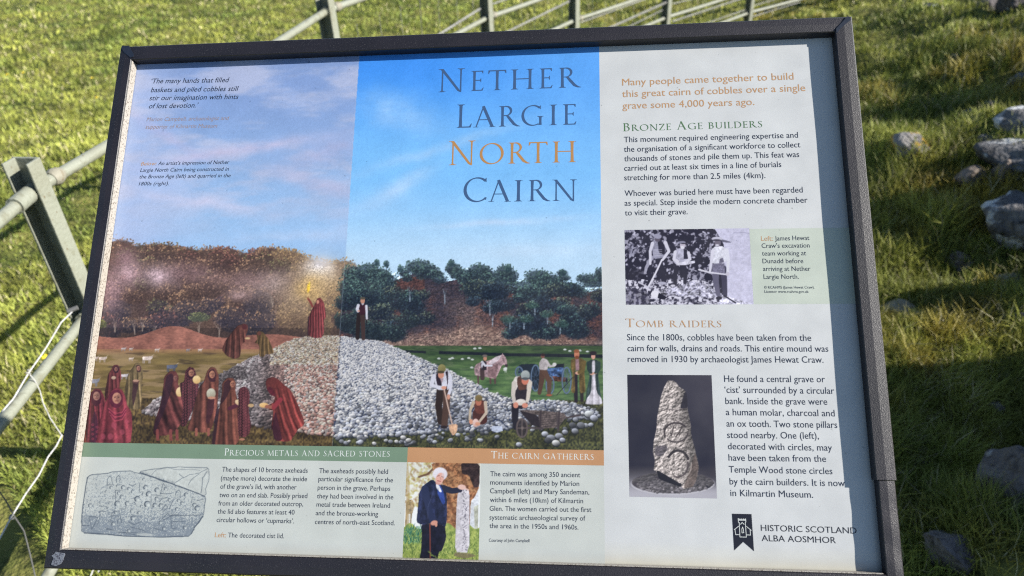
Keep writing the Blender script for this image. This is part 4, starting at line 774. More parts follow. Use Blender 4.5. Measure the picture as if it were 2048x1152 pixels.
grid_uv('illustration', -.002, band_t, xr, PH + .002, _cv, .00006, 'printed picture of the cairn being built at left and quarried at right', 1400)
flat_patch('heading_band', [(-.002, band_b), (xm, band_b), (xm, band_t), (-.002, band_t)], .00009, (122, 148, 126), 'sage green heading band')
flat_patch('heading_band', [(xm, band_b), (xr, band_b), (xr, band_t), (xm, band_t)], .00009, (194, 148, 108), 'orange brown heading band')
cx0 = bpt(1503, 530)[0]; cb = bpt(1600, 608)[1]; ct = bpt(1600, 456.5)[1]
flat_patch('caption_box', [(cx0, cb), (PW + .003, cb), (PW + .003, ct), (cx0, ct)], .00003, (196, 207, 196), 'pale sage caption box')
u0, v1 = bpt(1249, 460); u1, v0 = bpt(1507, 608.5)
grid_uv('photograph_print', u0, v0, u1, v1, paint_team(), .00006, 'black and white photograph of three workmen with tools', 1700)
u0, v1 = bpt(1254.5, 749.5); u1, v0 = bpt(1434, 997)
grid_uv('photograph_print', u0, v0, u1, v1, paint_stone(), .00006, 'dark photograph of a standing stone carved with circles', 1600)
u0, v1 = bpt(814, 922); u1, v0 = bpt(957, 1127.5)
grid_uv('photograph_print', u0, v0, u1, v1, paint_lady(), .00006, 'colour photograph of a white haired woman beside a carved slab', 1600)
u0, v1 = bpt(168, 928); u1, v0 = bpt(420, 1078)
u0 = bpt(160, 1000)[0]
grid_uv('slab_drawing', u0, v0, u1, v1, paint_lid(lowbg), .00006, 'pencil drawing of the decorated grave lid', 1600)

# ---- lettering -------------------------------------------------
_font_cache = {}
def text_mesh(s, bold=0.0):
    k = (s, bold)
    if k in _font_cache: return _font_cache[k]
    c = bpy.data.curves.new('t', 'FONT'); c.body = s; c.size = 1; c.resolution_u = 3; c.offset = bold; c.fill_mode = 'FRONT'
    o = bpy.data.objects.new('t', c); SC.collection.objects.link(o); dg = bpy.context.evaluated_depsgraph_get(); dg.update()
    me = bpy.data.meshes.new_from_object(o.evaluated_get(dg)); co = np.zeros(len(me.vertices) * 3); me.vertices.foreach_get('co', co); co = co.reshape(-1, 3)
    F = [tuple(p.vertices) for p in me.polygons]; nz = [p.normal.z for p in me.polygons]
    F = [f if z >= 0 else f[::-1] for f, z in zip(F, nz)]
    bpy.data.objects.remove(o); bpy.data.curves.remove(c); bpy.data.meshes.remove(me)
    _font_cache[k] = (co, F); return co, F
_h = text_mesh('H')[0]; CAPH = _h[:, 1].max()
ZT = [.0005]
def solid_ink(name, col, rough=.4):
    m = bpy.data.materials.new(name); m.use_nodes = True; b = m.node_tree.nodes['Principled BSDF']; b.inputs['Base Color'].default_value = (*ink(col), 1); b.inputs['Roughness'].default_value = rough; b.inputs['Specular IOR Level'].default_value = .3; return m
INK = solid_ink('dark_slate_ink', (42, 52, 72)); TAN = solid_ink('tan_ink', (194, 154, 112)); GRN = solid_ink('green_ink', (84, 124, 82)); WHT = solid_ink('white_ink', (226, 234, 232)); MAU = solid_ink('muted_mauve_ink', (158, 142, 140)); BLK = solid_ink('black_ink', (30, 33, 46)); SKI = solid_ink('slate_title_ink', (66, 96, 138)); GLD = solid_ink('ochre_title_ink', (184, 140, 88))

def line_geo(s, x0, y0, x1, y1, cap, shear=0, bold=0.0):
    """one line of lettering between two baseline pixels, returned in board coordinates"""
    co, F = text_mesh(s, bold); a = bpt(x0, y0); b = bpt(x1, y1); c = bpt(x0, y0 - cap)
    h = c[1] - a[1]; L = np.hypot(*(b - a)); d = (b - a) / L; w0, w1 = co[:, 0].min(), co[:, 0].max()
    X = (co[:, 0] - w0) * L / (w1 - w0); Y = co[:, 1] * h / CAPH
    X = X + shear * Y
    return np.stack([a[0] + X * d[0] - Y * d[1], a[1] + X * d[1] + Y * d[0], np.full(len(X), .00012)], 1), F
def text_block(name, lines, material, cap, shear=0, bold=0.0, label=None, parent=panel):
    V = []; F = []; n = 0
    for (s, x0, y0, x1, y1) in lines:
        v_, f_ = line_geo(s, x0, y0, x1, y1, cap, shear, bold); V += [tuple(p) for p in v_]; F += [tuple(i + n for i in q) for q in f_]; n = len(V)
    o = mesh_obj(name, V, F, material, parent); put(o, label); return o
text_block('quotation', [("‘The many hands that filled", 300.6, 167, 456, 164.5), ("baskets and piled cobbles still", 301.3, 184.6, 474.7, 181.8), ("stir our imagination with hints", 298.5, 200.8, 475.7, 198), ("of lost devotion.’", 297, 217, 394.5, 215)], INK, 9.6, .2, .004)
text_block('credit_line', [("Marion Campbell, archaeologist and", 293, 242.6, 456.4, 240), ("supporter of Kilmartin Museum", 290.8, 257.7, 433.5, 255.3)], MAU, 7.8, .2)
text_block('caption_lead', [("Below:", 281.6, 331.2, 312.5, 330.5)], TAN, 7.2, .2, .004)
text_block('caption', [("An artist’s impression of Nether", 316, 330.4, 457.8, 327.7), ("Largie North Cairn being constructed in", 280.2, 344, 457, 341.4), ("the Bronze Age (left) and quarried in the", 278, 357, 460.6, 354.4), ("1800s (right).", 277.4, 371, 337.5, 370.3)], INK, 7.2, .2, .004)
text_block('introduction', [("Many people came together to build", 1244.4, 171.2, 1587.5, 159), ("this great cairn of cobbles over a single", 1244.4, 194.4, 1611, 182), ("grave some 4,000 years ago.", 1245, 218, 1509, 210)], TAN, 13.6, 0, .0005)
text_block('paragraph', [("This monument required engineering expertise and", 1248, 284.8, 1596.3, 275.3), ("the organisation of a significant workforce to collect", 1248, 304, 1601, 294.6), ("thousands of stones and pile them up. This feat was", 1248.6, 322.8, 1598.7, 314), ("carried out at least six times in a line of burials", 1248.6, 341.8, 1563, 334), ("stretching for more than 2.5 miles (4km).", 1248.6, 360.7, 1531, 356)], INK, 11.2, 0, .0005)
text_block('paragraph', [("Whoever was buried here must have been regarded", 1249.3, 392.3, 1605.8, 385), ("as special. Step inside the modern concrete chamber", 1249.3, 411.6, 1615.6, 405.3), ("to visit their grave.", 1250, 431, 1375.5, 428.5)], INK, 11.4, 0, .0005)
text_block('caption_lead', [("Left:", 1522.4, 481.6, 1546, 481.2)], TAN, 9.2)
text_block('caption', [("James Hewat", 1550, 481.2, 1619, 480), ("Craw’s excavation", 1523.5, 496, 1619.5, 495), ("team working at", 1524.2, 511.2, 1612.5, 510.5), ("Dunadd before", 1525.3, 526.6, 1606.8, 526.3), ("arriving at Nether", 1526.3, 542, 1621.3, 541.7), ("Largie North.", 1527.4, 558, 1597.7, 557.6)], INK, 9.2, 0, .0005)
text_block('credit_line', [("© RCAHMS (James Hewat Craw).", 1528.4, 577.3, 1629, 577), ("Licensor www.rcahms.gov.uk", 1529, 585.6, 1617.4, 585.7)], INK, 5.2, 0, .0005)
text_block('paragraph', [("Since the 1800s, cobbles have been taken from the", 1254.2, 680.6, 1622.7, 681.7), ("cairn for walls, drains and roads. This entire mound was", 1255, 702.4, 1657, 703.5), ("removed in 1930 by archaeologist James Hewat Craw.", 1255.6, 724, 1647.3, 725.6)], INK, 12.6, 0, .0005)
text_block('paragraph', [("He found a central grave or", 1448.6, 763.9, 1650.4, 764.6), ("‘cist’ surrounded by a circular", 1449.3, 785.7, 1669, 787.8), ("bank. Inside the grave were", 1451, 808.2, 1655, 809.6), ("a human molar, charcoal and", 1452, 830.3, 1669.8, 832.8), ("an ox tooth. Two stone pillars", 1453.2, 853.2, 1675, 856), ("stood nearby. One (left),", 1454.6, 876, 1638, 877.8), ("decorated with circles, may", 1456, 898.5, 1664.5, 901.7), ("have been taken from the", 1457.4, 921.4, 1652.5, 923.9), ("Temple Wood stone circles", 1458, 945, 1665.2, 948.5), ("by the cairn builders. It is now", 1459.5, 968.9, 1690.2, 972.7), ("in Kilmartin Museum.", 1461, 992, 1626.5, 995.6)], INK, 13.2, 0, .0005)
text_block('paragraph', [("The shapes of 10 bronze axeheads", 444, 943.2, 615.3, 945.7), ("(maybe more) decorate the inside", 441.6, 960.8, 614, 962.5), ("of the grave’s lid, with another", 440.6, 977.3, 593, 979), ("two on an end slab. Possibly prised", 438.8, 994.2, 614.6, 996.3), ("from an older decorated outcrop,", 436.7, 1011, 606.2, 1012.5), ("the lid also features at least 40", 435.3, 1027.2, 589, 1029.3), ("circular hollows or ‘cupmarks’.", 433.2, 1044, 588, 1046.6)], INK, 9.6, 0, .0005)
text_block('caption_lead', [("Left:", 429.7, 1074.4, 452, 1074.7)], TAN, 9.6)
text_block('caption', [("The decorated cist lid.", 456, 1074.8, 568, 1076.5)], INK, 9.6, 0, .0005)
text_block('paragraph', [("The axeheads possibly held", 638.2, 946, 776, 947.8), ("particular significance for the", 636.8, 962.2, 786, 964.7), ("person in the grave. Perhaps", 635.4, 979.4, 780.3, 981.9), ("they had been involved in the", 634, 996.6, 786.6, 998.8), ("metal trade between Ireland", 633, 1013.2, 780, 1015.6), ("and the bronze-working", 631.5, 1030.4, 756, 1032.5), ("centres of north-east Scotland.", 630, 1048, 789.7, 1050.5)], INK, 9.6, 0, .0005)
text_block('paragraph', [("The cairn was among 350 ancient", 980.7, 952.3, 1160.7, 954.5), ("monuments identified by Marion", 980.7, 969.2, 1158.6, 972), ("Campbell (left) and Mary Sandeman,", 980, 986.5, 1178.6, 989), ("within 6 miles (10km) of Kilmartin", 980, 1004, 1166.3, 1006.5), ("Glen. The women carried out the first", 979.3, 1021.6, 1182.9, 1024), ("systematic archaeological survey of", 979, 1039.2, 1171, 1041.3), ("the area in the 1950s and 1960s.", 979, 1056, 1156.8, 1059.2)], INK, 9.8, 0, .0005)
text_block('credit_line', [("Courtesy of John Campbell", 977.9, 1083.5, 1059, 1084.5)], INK, 6.4, 0, .0005)
text_block('logo_lettering', [("HISTORIC SCOTLAND", 1522, 1061.6, 1713.6, 1067.4), ("ALBA AOSMHOR", 1523.5, 1082, 1672.2, 1086.5)], BLK, 12.2, 0, .0005)

# ---- engraved-style serif capitals, drawn letter by letter (unit: cap height) --------
def G_stem(x, w=.115, y0=0, y1=1, sb=1, st=1, s=.085):
    P = []; h = w / 2; t = .022
    body = [(x - h * 1.05, y0), (x - h * .88, (y0 + y1) / 2), (x - h * 1.05, y1), (x + h * 1.05, y1), (x + h * .88, (y0 + y1) / 2), (x + h * 1.05, y0)]
    P.append(body)
    if sb: P += [[(x - h - s, y0), (x + h + s, y0), (x + h + s, y0 + t), (x - h - s, y0 + t)], [(x - h - s * .5, y0 + t), (x + h + s * .5, y0 + t), (x + h, y0 + t * 3.2), (x - h, y0 + t * 3.2)]]
    if st: P += [[(x - h - s, y1 - t), (x + h + s, y1 - t), (x + h + s, y1), (x - h - s, y1)], [(x - h, y1 - t * 3.2), (x + h, y1 - t * 3.2), (x + h + s * .5, y1 - t), (x - h - s * .5, y1 - t)]]
    return P
def G_ribbon(pts, ws):
    pts = np.array(pts, float); d = np.gradient(pts, axis=0); d /= np.maximum(np.hypot(*d.T), 1e-9)[:, None]; n = np.stack([-d[:, 1], d[:, 0]], 1); ws = np.array(ws)[:, None] / 2
    A = pts + n * ws; B = pts - n * ws
    return [[tuple(B[i]), tuple(B[i + 1]), tuple(A[i + 1]), tuple(A[i])] for i in range(len(pts) - 1)]
def G_arc(cx, cy, rx, ry, a0, a1, thick, thin, n=30, ax=0.25):
    a = np.radians(np.linspace(a0, a1, n)); w = thin + (thick - thin) * np.abs(np.cos(a - ax)) ** 1.6
    return G_ribbon(np.stack([cx + rx * np.cos(a), cy + ry * np.sin(a)], 1), w)
def G_diag(p, q, w0, w1=None): return G_ribbon([p, ((p[0] + q[0]) / 2, (p[1] + q[1]) / 2), q], [w0, (w0 + (w1 or w0)) / 2, w1 or w0])
def G_ser(x, y, l=.09, r=.09, t=.022): return [[(x - l, y), (x + r, y), (x + r, y + t), (x - l, y + t)]]
TH, TN = .115, .05
def glyph(ch):
    """polygons and advance width"""
    if ch == 'I': return G_stem(.16), .32
    if ch == 'L': return G_stem(.16) + [[(.16, 0), (.56, 0), (.60, .17), (.575, .17), (.50, .05), (.16, .045)]], .62
    if ch == 'E': return G_stem(.16) + [[(.16, 0), (.54, 0), (.59, .16), (.565, .16), (.49, .05), (.16, .045)], [(.16, .955), (.49, .95), (.53, .86), (.555, .86), (.555, 1), (.16, 1)], [(.16, .50), (.42, .50), (.45, .43), (.47, .43), (.47, .62), (.45, .62), (.42, .545), (.16, .545)]], .62
    if ch == 'T': return G_stem(.40, st=0) + [[(.02, .83), (.045, .83), (.10, .945), (.70, .945), (.755, .83), (.78, .83), (.77, 1.0), (.03, 1.0)]], .80
    if ch == 'H': return G_stem(.16) + G_stem(.78) + [[(.16, .495), (.78, .495), (.78, .54), (.16, .54)]], .94
    if ch == 'N': return G_stem(.17, .055, st=0, s=.1) + G_stem(.83, .055, sb=0, s=.1) + [[(.04, 1.0), (.20, 1.0), (.86, -.03), (.83, -.03), (.72, .03), (.10, .97)]] + G_ser(.10, .978, .08, .06), .98
    if ch == 'R': return G_stem(.16) + G_arc(.30, .755, .225, .225, -92, 92, .10, .045) + [[(.16, .957), (.31, .957), (.31, 1.0), (.16, 1.0)], [(.16, .51), (.34, .51), (.34, .55), (.16, .55)]] + G_ribbon([(.36, .53), (.50, .33), (.66, .11), (.80, .02), (.92, 0.0)], [.10, .12, .12, .07, .02]), .86
    if ch == 'P': return G_stem(.16) + G_arc(.30, .735, .235, .245, -92, 92, .10, .045) + [[(.16, .957), (.31, .957), (.31, 1.0), (.16, 1.0)], [(.16, .465), (.31, .47), (.31, .51), (.16, .505)]], .60
    if ch == 'B': return G_stem(.16) + G_arc(.30, .765, .20, .213, -92, 92, .10, .045) + G_arc(.33, .285, .235, .262, -92, 92, .115, .045) + [[(.16, .957), (.31, .957), (.31, 1.0), (.16, 1.0)], [(.16, .525), (.34, .525), (.34, .57), (.16, .57)], [(.16, 0), (.34, 0), (.34, .045), (.16, .045)]], .68
    if ch == 'D': return G_stem(.16) + G_arc(.36, .5, .43, .478, -92, 92, .12, .045, ax=0) + [[(.16, .957), (.37, .957), (.37, 1.0), (.16, 1.0)], [(.16, 0), (.37, 0), (.37, .045), (.16, .045)]], .90
    if ch == 'O': return G_arc(.52, .5, .44, .48, 0, 360, .115, .045, 44), 1.04
    if ch == 'C': return G_arc(.52, .5, .44, .48, 48, 316, .115, .045, 40) + [[(.80, .86), (.835, .80), (.855, .80), (.855, .99), (.80, .93)], [(.82, .17), (.85, .2), (.87, .18), (.86, .08), (.80, .10)]], .90
    if ch == 'G': return G_arc(.52, .5, .44, .48, 48, 300, .115, .045, 40) + G_stem(.84, .11, .03, .46, 0, 1) + [[(.70, .045), (.78, .04), (.895, .08), (.895, .14), (.76, .1)], [(.80, .86), (.835, .80), (.855, .80), (.855, .99), (.80, .93)]], 1.0
    if ch == 'A': return G_diag((.13, .0), (.42, 1.02), .05, .045) + G_diag((.40, 1.02), (.78, .0), .12, .12) + [[(.22, .34), (.62, .34), (.60, .38), (.235, .38)]] + G_ser(.13, 0, .11, .10) + G_ser(.78, 0, .12, .12), .92
    if ch == 'M': return G_diag((.10, 0), (.20, 1), .05, .05) + G_diag((.19, 1), (.56, .02), .12, .10) + G_diag((.54, .02), (.90, 1), .045, .045) + G_diag((.90, 1), (1.0, 0), .12, .12) + G_ser(.10, 0) + G_ser(1.0, 0, .11, .11), 1.12
    if ch == 'S':
        t = np.linspace(0, 1, 26); P = [(.46, .84), (.38, .95), (.26, .975), (.13, .90), (.11, .76), (.20, .62), (.34, .50), (.45, .38), (.47, .22), (.40, .07), (.26, .015), (.13, .06), (.06, .18)]
        P = np.array(P); s = np.linspace(0, 1, len(P)); q = np.stack([np.interp(t, s, P[:, 0]), np.interp(t, s, P[:, 1])], 1); w = .045 + .075 * np.exp(-((t - .5) / .17) ** 2)
        return G_ribbon(q, w) + [[(.44, .80), (.47, .80), (.475, .97), (.44, .93)], [(.05, .22), (.075, .22), (.09, .05), (.045, .04)]], .56
    if ch == 'U': return G_stem(.16, .11, .30, 1, 0, 1) + G_stem(.72, .055, .30, 1, 0, 1) + G_arc(.435, .31, .272, .29, 180, 360, .10, .05, 20, 3.0), .88
    if ch == 'Z': return [[(.06, .955), (.64, .955), (.66, 1.0), (.08, 1.0), (.05, .83), (.075, .83)], [(.03, 0), (.66, 0), (.70, .17), (.675, .17), (.60, .045), (.03, .045)]] + G_diag((.62, .97), (.09, .03), .115, .115), .72
    return [], .40
def tri_fan(P, n0): return [(n0, n0 + i, n0 + i + 1) for i in range(1, len(P) - 1)]
def serif_block(name, items, material, label=None, parent=panel):
    """items: (char, origin, x axis scale, cap height, direction)"""
    V = []; F = []; k = 0
    for ch, o, sx, h, d in items:
        polys, _ = glyph(ch)
        for P in polys:
            z = .00012 + (k % 40) * 1e-6; k += 1; n0 = len(V)
            a = sum(P[i][0] * P[(i + 1) % len(P)][1] - P[(i + 1) % len(P)][0] * P[i][1] for i in range(len(P)))
            if a < 0: P = P[::-1]
            for x, y in P: X = x * sx; Y = y * h; V.append((o[0] + X * d[0] - Y * d[1], o[1] + X * d[1] + Y * d[0], z))
            F.append(tuple(range(n0, n0 + len(P))))
    o = mesh_obj(name, V, F, material, parent)
    bm = bmesh.new(); bm.from_mesh(o.data); bmesh.ops.triangulate(bm, faces=[f for f in bm.faces if len(f.verts) > 4]); bm.to_mesh(o.data); bm.free()
    return put(o, label)
def title_line(s, ext, xa, ya, xb, yb, capbig, capsmall, material, x0=860, sc=3.839):
    a = bpt(xa, ya); b = bpt(xb, yb); d = (b - a) / np.hypot(*(b - a)); it = []
    for i, (ch, (e0, e1)) in enumerate(zip(s, ext)):
        p0 = x0 + e0 / sc; p1 = x0 + e1 / sc; yy = lambda p: ya + (yb - ya) * (p - xa) / (xb - xa)
        q0 = bpt(p0, yy(p0)); q1 = bpt(p1, yy(p1)); cap = capbig if i == 0 else capsmall; h = bpt(p0, yy(p0) - cap)[1] - q0[1]
        P, _ = glyph(ch); xs = [v[0] for g in P for v in g]; x_0, x_1 = min(xs), max(xs); sx = (q1 - q0) @ d / (x_1 - x_0)
        it.append((ch, q0 - d * x_0 * sx, sx, h, d))
    return serif_block('title_word', it, material)
title_line('NETHER', [(60, 262), (315, 412), (445, 585), (622, 795), (842, 942), (990, 1160)], 875.6, 184.6, 1162, 174.2, 46, 40, SKI)
title_line('LARGIE', [(205, 320), (332, 502), (530, 692), (702, 872), (918, 975), (1022, 1125)], 913.4, 255.8, 1153, 249, 46.5, 41, SKI)
title_line('NORTH', [(140, 345), (380, 565), (603, 768), (757, 903), (942, 1120)], 896.5, 330.5, 1151.7, 324, 48, 42, GLD)
title_line('CAIRN', [(255, 433), (448, 620), (648, 708), (757, 925), (938, 1127)], 926.4, 404.4, 1153, 401.3, 49, 42.5, SKI)
def heading(s, xa, ya, xb, yb, cap, small, material, label=None):
    a = bpt(xa, ya); b = bpt(xb, yb); L = np.hypot(*(b - a)); d = (b - a) / L; h = bpt(xa, ya - cap)[1] - a[1]
    x = 0; out = []
    for ch in s:
        k = 1.0 if ch.isupper() else small / cap; _, w = glyph(ch.upper())
        if ch != ' ': out.append((ch.upper(), x, k))
        x += (w + .10) * k
    x -= .1; sc = L / x
    return serif_block('heading', [(c, a + d * X * sc, sc * k, h * k, d) for c, X, k in out], material, label)
heading('Bronze Age builders', 1246, 262.6, 1525, 254.5, 16, 12.6, GRN)
heading('Tomb raiders', 1250.7, 654.3, 1443.3, 654.6, 17, 13.2, TAN)
heading('Precious metals and sacred stones', 448.3, 910.8, 779.5, 913.5, 14, 11, WHT)
heading('The cairn gatherers', 981.7, 916.5, 1187.4, 919.8, 14.5, 11.4, WHT)
# ---- emblem: dark swallow-tailed banner with a tower drawn in white line
def LP(x, y): return bpt(1440 + x / 6.827, 1010 + y / 6.827)
P = [LP(*p) for p in ((163, 118), (430, 124), (465, 632), (317, 504), (192, 622))]
lg = mesh_obj('emblem', [(*p, .00012) for p in P], [(0, 4, 3), (0, 3, 1), (1, 3, 2)], BLK, panel)
lines = [([(252, 205), (350, 207)], 9), ([(248, 186), (250, 232), (262, 240), (272, 436), (360, 438), (345, 240), (352, 230), (350, 188)], 7), ([(248, 190), (262, 190), (266, 204), (280, 204), (283, 192), (296, 192), (300, 204), (312, 204), (316, 192), (328, 192), (332, 204), (344, 204), (350, 190)], 7), ([(282, 262), (303, 238), (328, 264)], 7), ([(300, 380), (298, 330), (308, 300), (318, 330), (324, 378), (300, 380)], 6), ([(196, 334), (250, 292)], 7), ([(204, 334), (214, 404), (262, 406)], 7), ([(362, 294), (424, 344)], 7), ([(412, 340), (416, 410), (368, 408)], 7)]
V = []; F = []; k = 0
for pts, w in lines:
    Q = [LP(*p) for p in pts]; w = w / 6.827 / 1780
    for a, b in zip(Q[:-1], Q[1:]):
        d = (b - a) / max(np.hypot(*(b - a)), 1e-9); n = np.array([-d[1], d[0]]) * w / 2; e = d * w / 2; z = .00015 + k * 1e-6; k += 1; n0 = len(V)
        for p in (a - e - n, b + e - n, b + e + n, a - e + n): V.append((*p, z))
        F.append((n0, n0 + 1, n0 + 2, n0 + 3))
mesh_obj('emblem_tower', V, F, WHT, panel)
# ---- frame bars: sealed dark composite, speckled; z is the board's outward axis
m_frame = mat('speckled_dark_composite', (.006, .005, .0075), .46, .5, noise=[(800, (.05, .047, .05), .60, .72, 3), (14, (.012, .0095, .013), .4, .7, 5)], bump=(1000, .34, .0012))
m_smooth = mat('smooth_dark_filler', (.010, .014, .024), .36, .5, noise=[(160, (.02, .02, .03), .55, .7, 3)], bump=(300, .25, .0006))
m_edge = mat('sunlit_grainy_edge', (.27, .25, .22), .55, .5, noise=[(420, (.12, .10, .08), .52, .66, 4)], bump=(900, .6, .0008))  # grainy edge with sunlight put into its pale colour
m_worn = mat('worn_grey_composite', (.11, .12, .145), .6, .4, noise=[(500, (.035, .035, .05), .5, .62, 3)], bump=(600, .5, .001))
HT = .0125
OUT = dict(l=-.0142, r=.8868, b=-.0166, t=.6158); INN = dict(l=.0030, r=.8684, b=.0032, t=.5962)
def bar(name, o0, o1, i0, i1, ht=HT, dep=-.028, m=m_frame, label=None, cut0=None):
    """mitred bar between outer corners o0,o1 and inner corners i0,i1, its face slightly crowned"""
    o0, o1, i0, i1 = [np.array(p, float) for p in (o0, o1, i0, i1)]
    prof = [(0, dep), (0, ht - .0016), (.0014, ht), (.5, ht + .0005), (1, ht)]      # (fraction or metres across, z)
    w0 = i0 - o0; w1 = i1 - o1; V = []
    N = 24
    rg_ = random.Random(hash(name) % 99 + int(o0[0] * 999))
    for t in np.linspace(0, 1, N + 1):
        jit = 0.00018 * math.sin(t * 17 + o0[0] * 50)
        for fr, z in ((0, dep), (0, ht - .0016), (.07, ht - .0003), (.5, ht + .0004), (.955, ht), (1, ht - .0009), (1, dep)):
            a = o0 + w0 * fr; b = o1 + w1 * fr; p = a + (b - a) * t; V.append((p[0], p[1], z + (jit if z > 0 else 0)))
    K = 7; F = [(i * K + k, i * K + (k + 1) % K, (i + 1) * K + (k + 1) % K, (i + 1) * K + k) for i in range(N) for k in range(K)]
    F += [tuple(range(K))[::-1], tuple(N * K + k for k in range(K))]
    o = mesh_obj(name, V, F, m, board); bm = bmesh.new(); bm.from_mesh(o.data); bmesh.ops.recalc_face_normals(bm, faces=bm.faces); bm.to_mesh(o.data); bm.free()
    return put(o, label)
O, I = OUT, INN
bar('frame_bar', (O['l'], O['t']), (O['r'], O['t']), (I['l'], I['t']), (I['r'], I['t']), label='top frame bar')
bar('frame_bar', (O['l'], O['b']), (O['l'], O['t']), (I['l'], I['b']), (I['l'], I['t']), label='left frame bar with a pale inner edge')
bar('frame_bar', (O['r'], O['b']), (O['l'], O['b']), (I['r'], I['b']), (I['l'], I['b']), label='bottom frame bar')
ys = bpt(1780, 961, HT)[1]
bar('frame_bar', (O['r'] + .0006, O['t']), (O['r'] + .0006, ys + .0004), (I['r'] - .0012, I['t']), (I['r'] - .0012, ys + .0004), ht=HT + .0006, label='upper length of the right frame bar')
bar('frame_bar', (O['r'] - .0008, ys - .0004), (O['r'] - .0008, O['b']), (I['r'] + .0012, ys - .0004), (I['r'] + .0012, I['b']), ht=HT - .0006, label='lower length of the right frame bar, set back at the joint')
# left and bottom inner walls face the sun; sunlight painted as pale strips
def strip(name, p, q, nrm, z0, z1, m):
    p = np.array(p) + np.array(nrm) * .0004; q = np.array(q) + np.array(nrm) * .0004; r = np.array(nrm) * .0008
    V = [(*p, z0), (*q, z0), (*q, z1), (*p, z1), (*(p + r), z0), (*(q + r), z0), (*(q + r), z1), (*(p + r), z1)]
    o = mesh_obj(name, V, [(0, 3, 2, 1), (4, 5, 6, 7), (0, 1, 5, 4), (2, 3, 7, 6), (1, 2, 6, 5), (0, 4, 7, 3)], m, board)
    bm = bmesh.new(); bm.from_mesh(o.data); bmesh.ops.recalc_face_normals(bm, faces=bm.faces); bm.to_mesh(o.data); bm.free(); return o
put(strip('inner_edge', (I['l'], I['b']), (I['l'], I['t'] - .001), (1, 0), .0009, HT - .0008, m_edge), 'inner edge of the left bar with sunlight painted in pale')
put(strip('inner_edge', (I['l'] + .0014, I['b']), (I['r'] - .002, I['b']), (0, 1), .0009, HT - .0006, m_edge), 'inner edge of the bottom bar with sunlight painted in pale')
# filled corners and worn patch, thin raised skins on the mitres
def skin(name, P, z, m, label):
    n = len(P); V = [(*p, z) for p in P] + [(*p, z - .001) for p in P]
    o = mesh_obj(name, V, [tuple(range(n)), tuple(range(n, 2 * n))[::-1]] + [(i, n + i, n + (i + 1) % n, (i + 1) % n) for i in range(n)], m, board); bm = bmesh.new(); bm.from_mesh(o.data); bmesh.ops.recalc_face_normals(bm, faces=bm.faces); bm.to_mesh(o.data); bm.free(); return put(o, label)
def fp(x0, y0, s, pts, z=HT): return [bpt(x0 + x / s, y0 + y / s, z) for x, y in pts]
skin('corner_filler', fp(1600, 20, 11.52, [(1080, 150), (1150, 152), (1170, 230), (1060, 320), (960, 400), (905, 460), (870, 520), (838, 520), (832, 430), (905, 350), (1000, 250)], HT + .0012), HT + .0013, m_smooth, 'smooth filled mitre at the top right corner')
skin('corner_filler', fp(220, 80, 16.46, [(395, 190), (640, 200), (700, 330), (760, 420), (800, 500), (770, 560), (690, 590), (600, 520), (480, 420), (400, 300)], HT), HT + .0008, m_smooth, 'smooth filled mitre at the top left corner')
skin('worn_patch', fp(70, 1060, 12.52, [(530, 540), (600, 560), (740, 580), (760, 620), (720, 700), (715, 760), (650, 850), (560, 895), (500, 900), (415, 870), (440, 790), (480, 700), (430, 640), (500, 590)], HT), HT + .0008, m_worn, 'grey worn patch at the bottom left corner')
# hairline joint across the left bar
# back tray and two legs that carry the board
B = MB(); B.prism([(-.010, -.012), (.882, -.012), (.882, .611), (-.010, .611)], (0, 0, -.026), (1, 0, 0), (0, 1, 0), (0, 0, 1), .018); B.build('backing_board', m_frame, board)
BI = np.linalg.inv(BR)
for u in (.14, .73):
    top = BO + BR @ np.array([u, .30, -.03]); a = BI @ (top - BO)
    M2 = MB(); bot = np.array([top[0], top[1] + .02, -.3]); V = []
    ax = np.array([1, 0, 0]) * .045; ay = np.array([0, 1, 0]) * .045
    for P0 in (bot, top + np.array([0, 0, .0])):
        for sx, sy in ((-1, -1), (1, -1), (1, 1), (-1, 1)): V.append(tuple(BI @ (P0 + ax * sx + ay * sy - BO + (np.array([0, 0, -.05]) if P0 is not bot else 0))))
    M2.add(V, [(0, 3, 2, 1), (4, 5, 6, 7), (0, 1, 5, 4), (1, 2, 6, 5), (2, 3, 7, 6), (3, 0, 4, 7)]); M2.build('leg', m_frame, board, bevel=.003)
# ---------------------------------------------------------------- iron estate fence
m_paint = mat('pale_grey_green_paint', (.20, .21, .17), .45, .35, noise=[(9, (.185, .19, .15), .4, .65, 6), (38, (.15, .15, .11), .55, .7, 6), (80, (.10, .065, .03), .67, .74, 5)], bump=(110, .6, .004))
m_paint_dk = m_paint
m_wire = mat('galvanised_wire', (.20, .20, .19), .6, .3, metal=.0, noise=[(200, (.13, .125, .11), .5, .7, 3)], bump=(400, .3, .001))
m_wire_near = mat('bright_galvanised_wire', (.42, .42, .42), .5, .4, metal=.0, noise=[(200, (.25, .24, .22), .5, .7, 3)], bump=(400, .3, .001))
m_wire_old = mat('weathered_wire', (.12, .12, .12), .55, .5, metal=.3)
m_rust = mat('rusty_weld', (.2, .19, .15), .6, .3, noise=[(60, (.12, .08, .04), .55, .75, 4)], bump=(150, .6, .003))
PST = [(-1.13, -.25), (-1.106, 1.627), (-.73, 3.335), (-.067, 4.59), (.53, 5.38), (1.37, 6.28), (2.33, 7.15), (3.45, 7.95), (4.7, 8.7)]
RZ = [.90, .545, .315, .085, -.12]
fence = empty('estate_fence', (PST[1][0], PST[1][1], float(ground_z(*PST[1]))), label='pale painted iron post and rail fence curving behind the board', cat='fence')
FO = Vector(fence.location)
def loc(p): return tuple(Vector(tuple(map(float, p))) - FO)
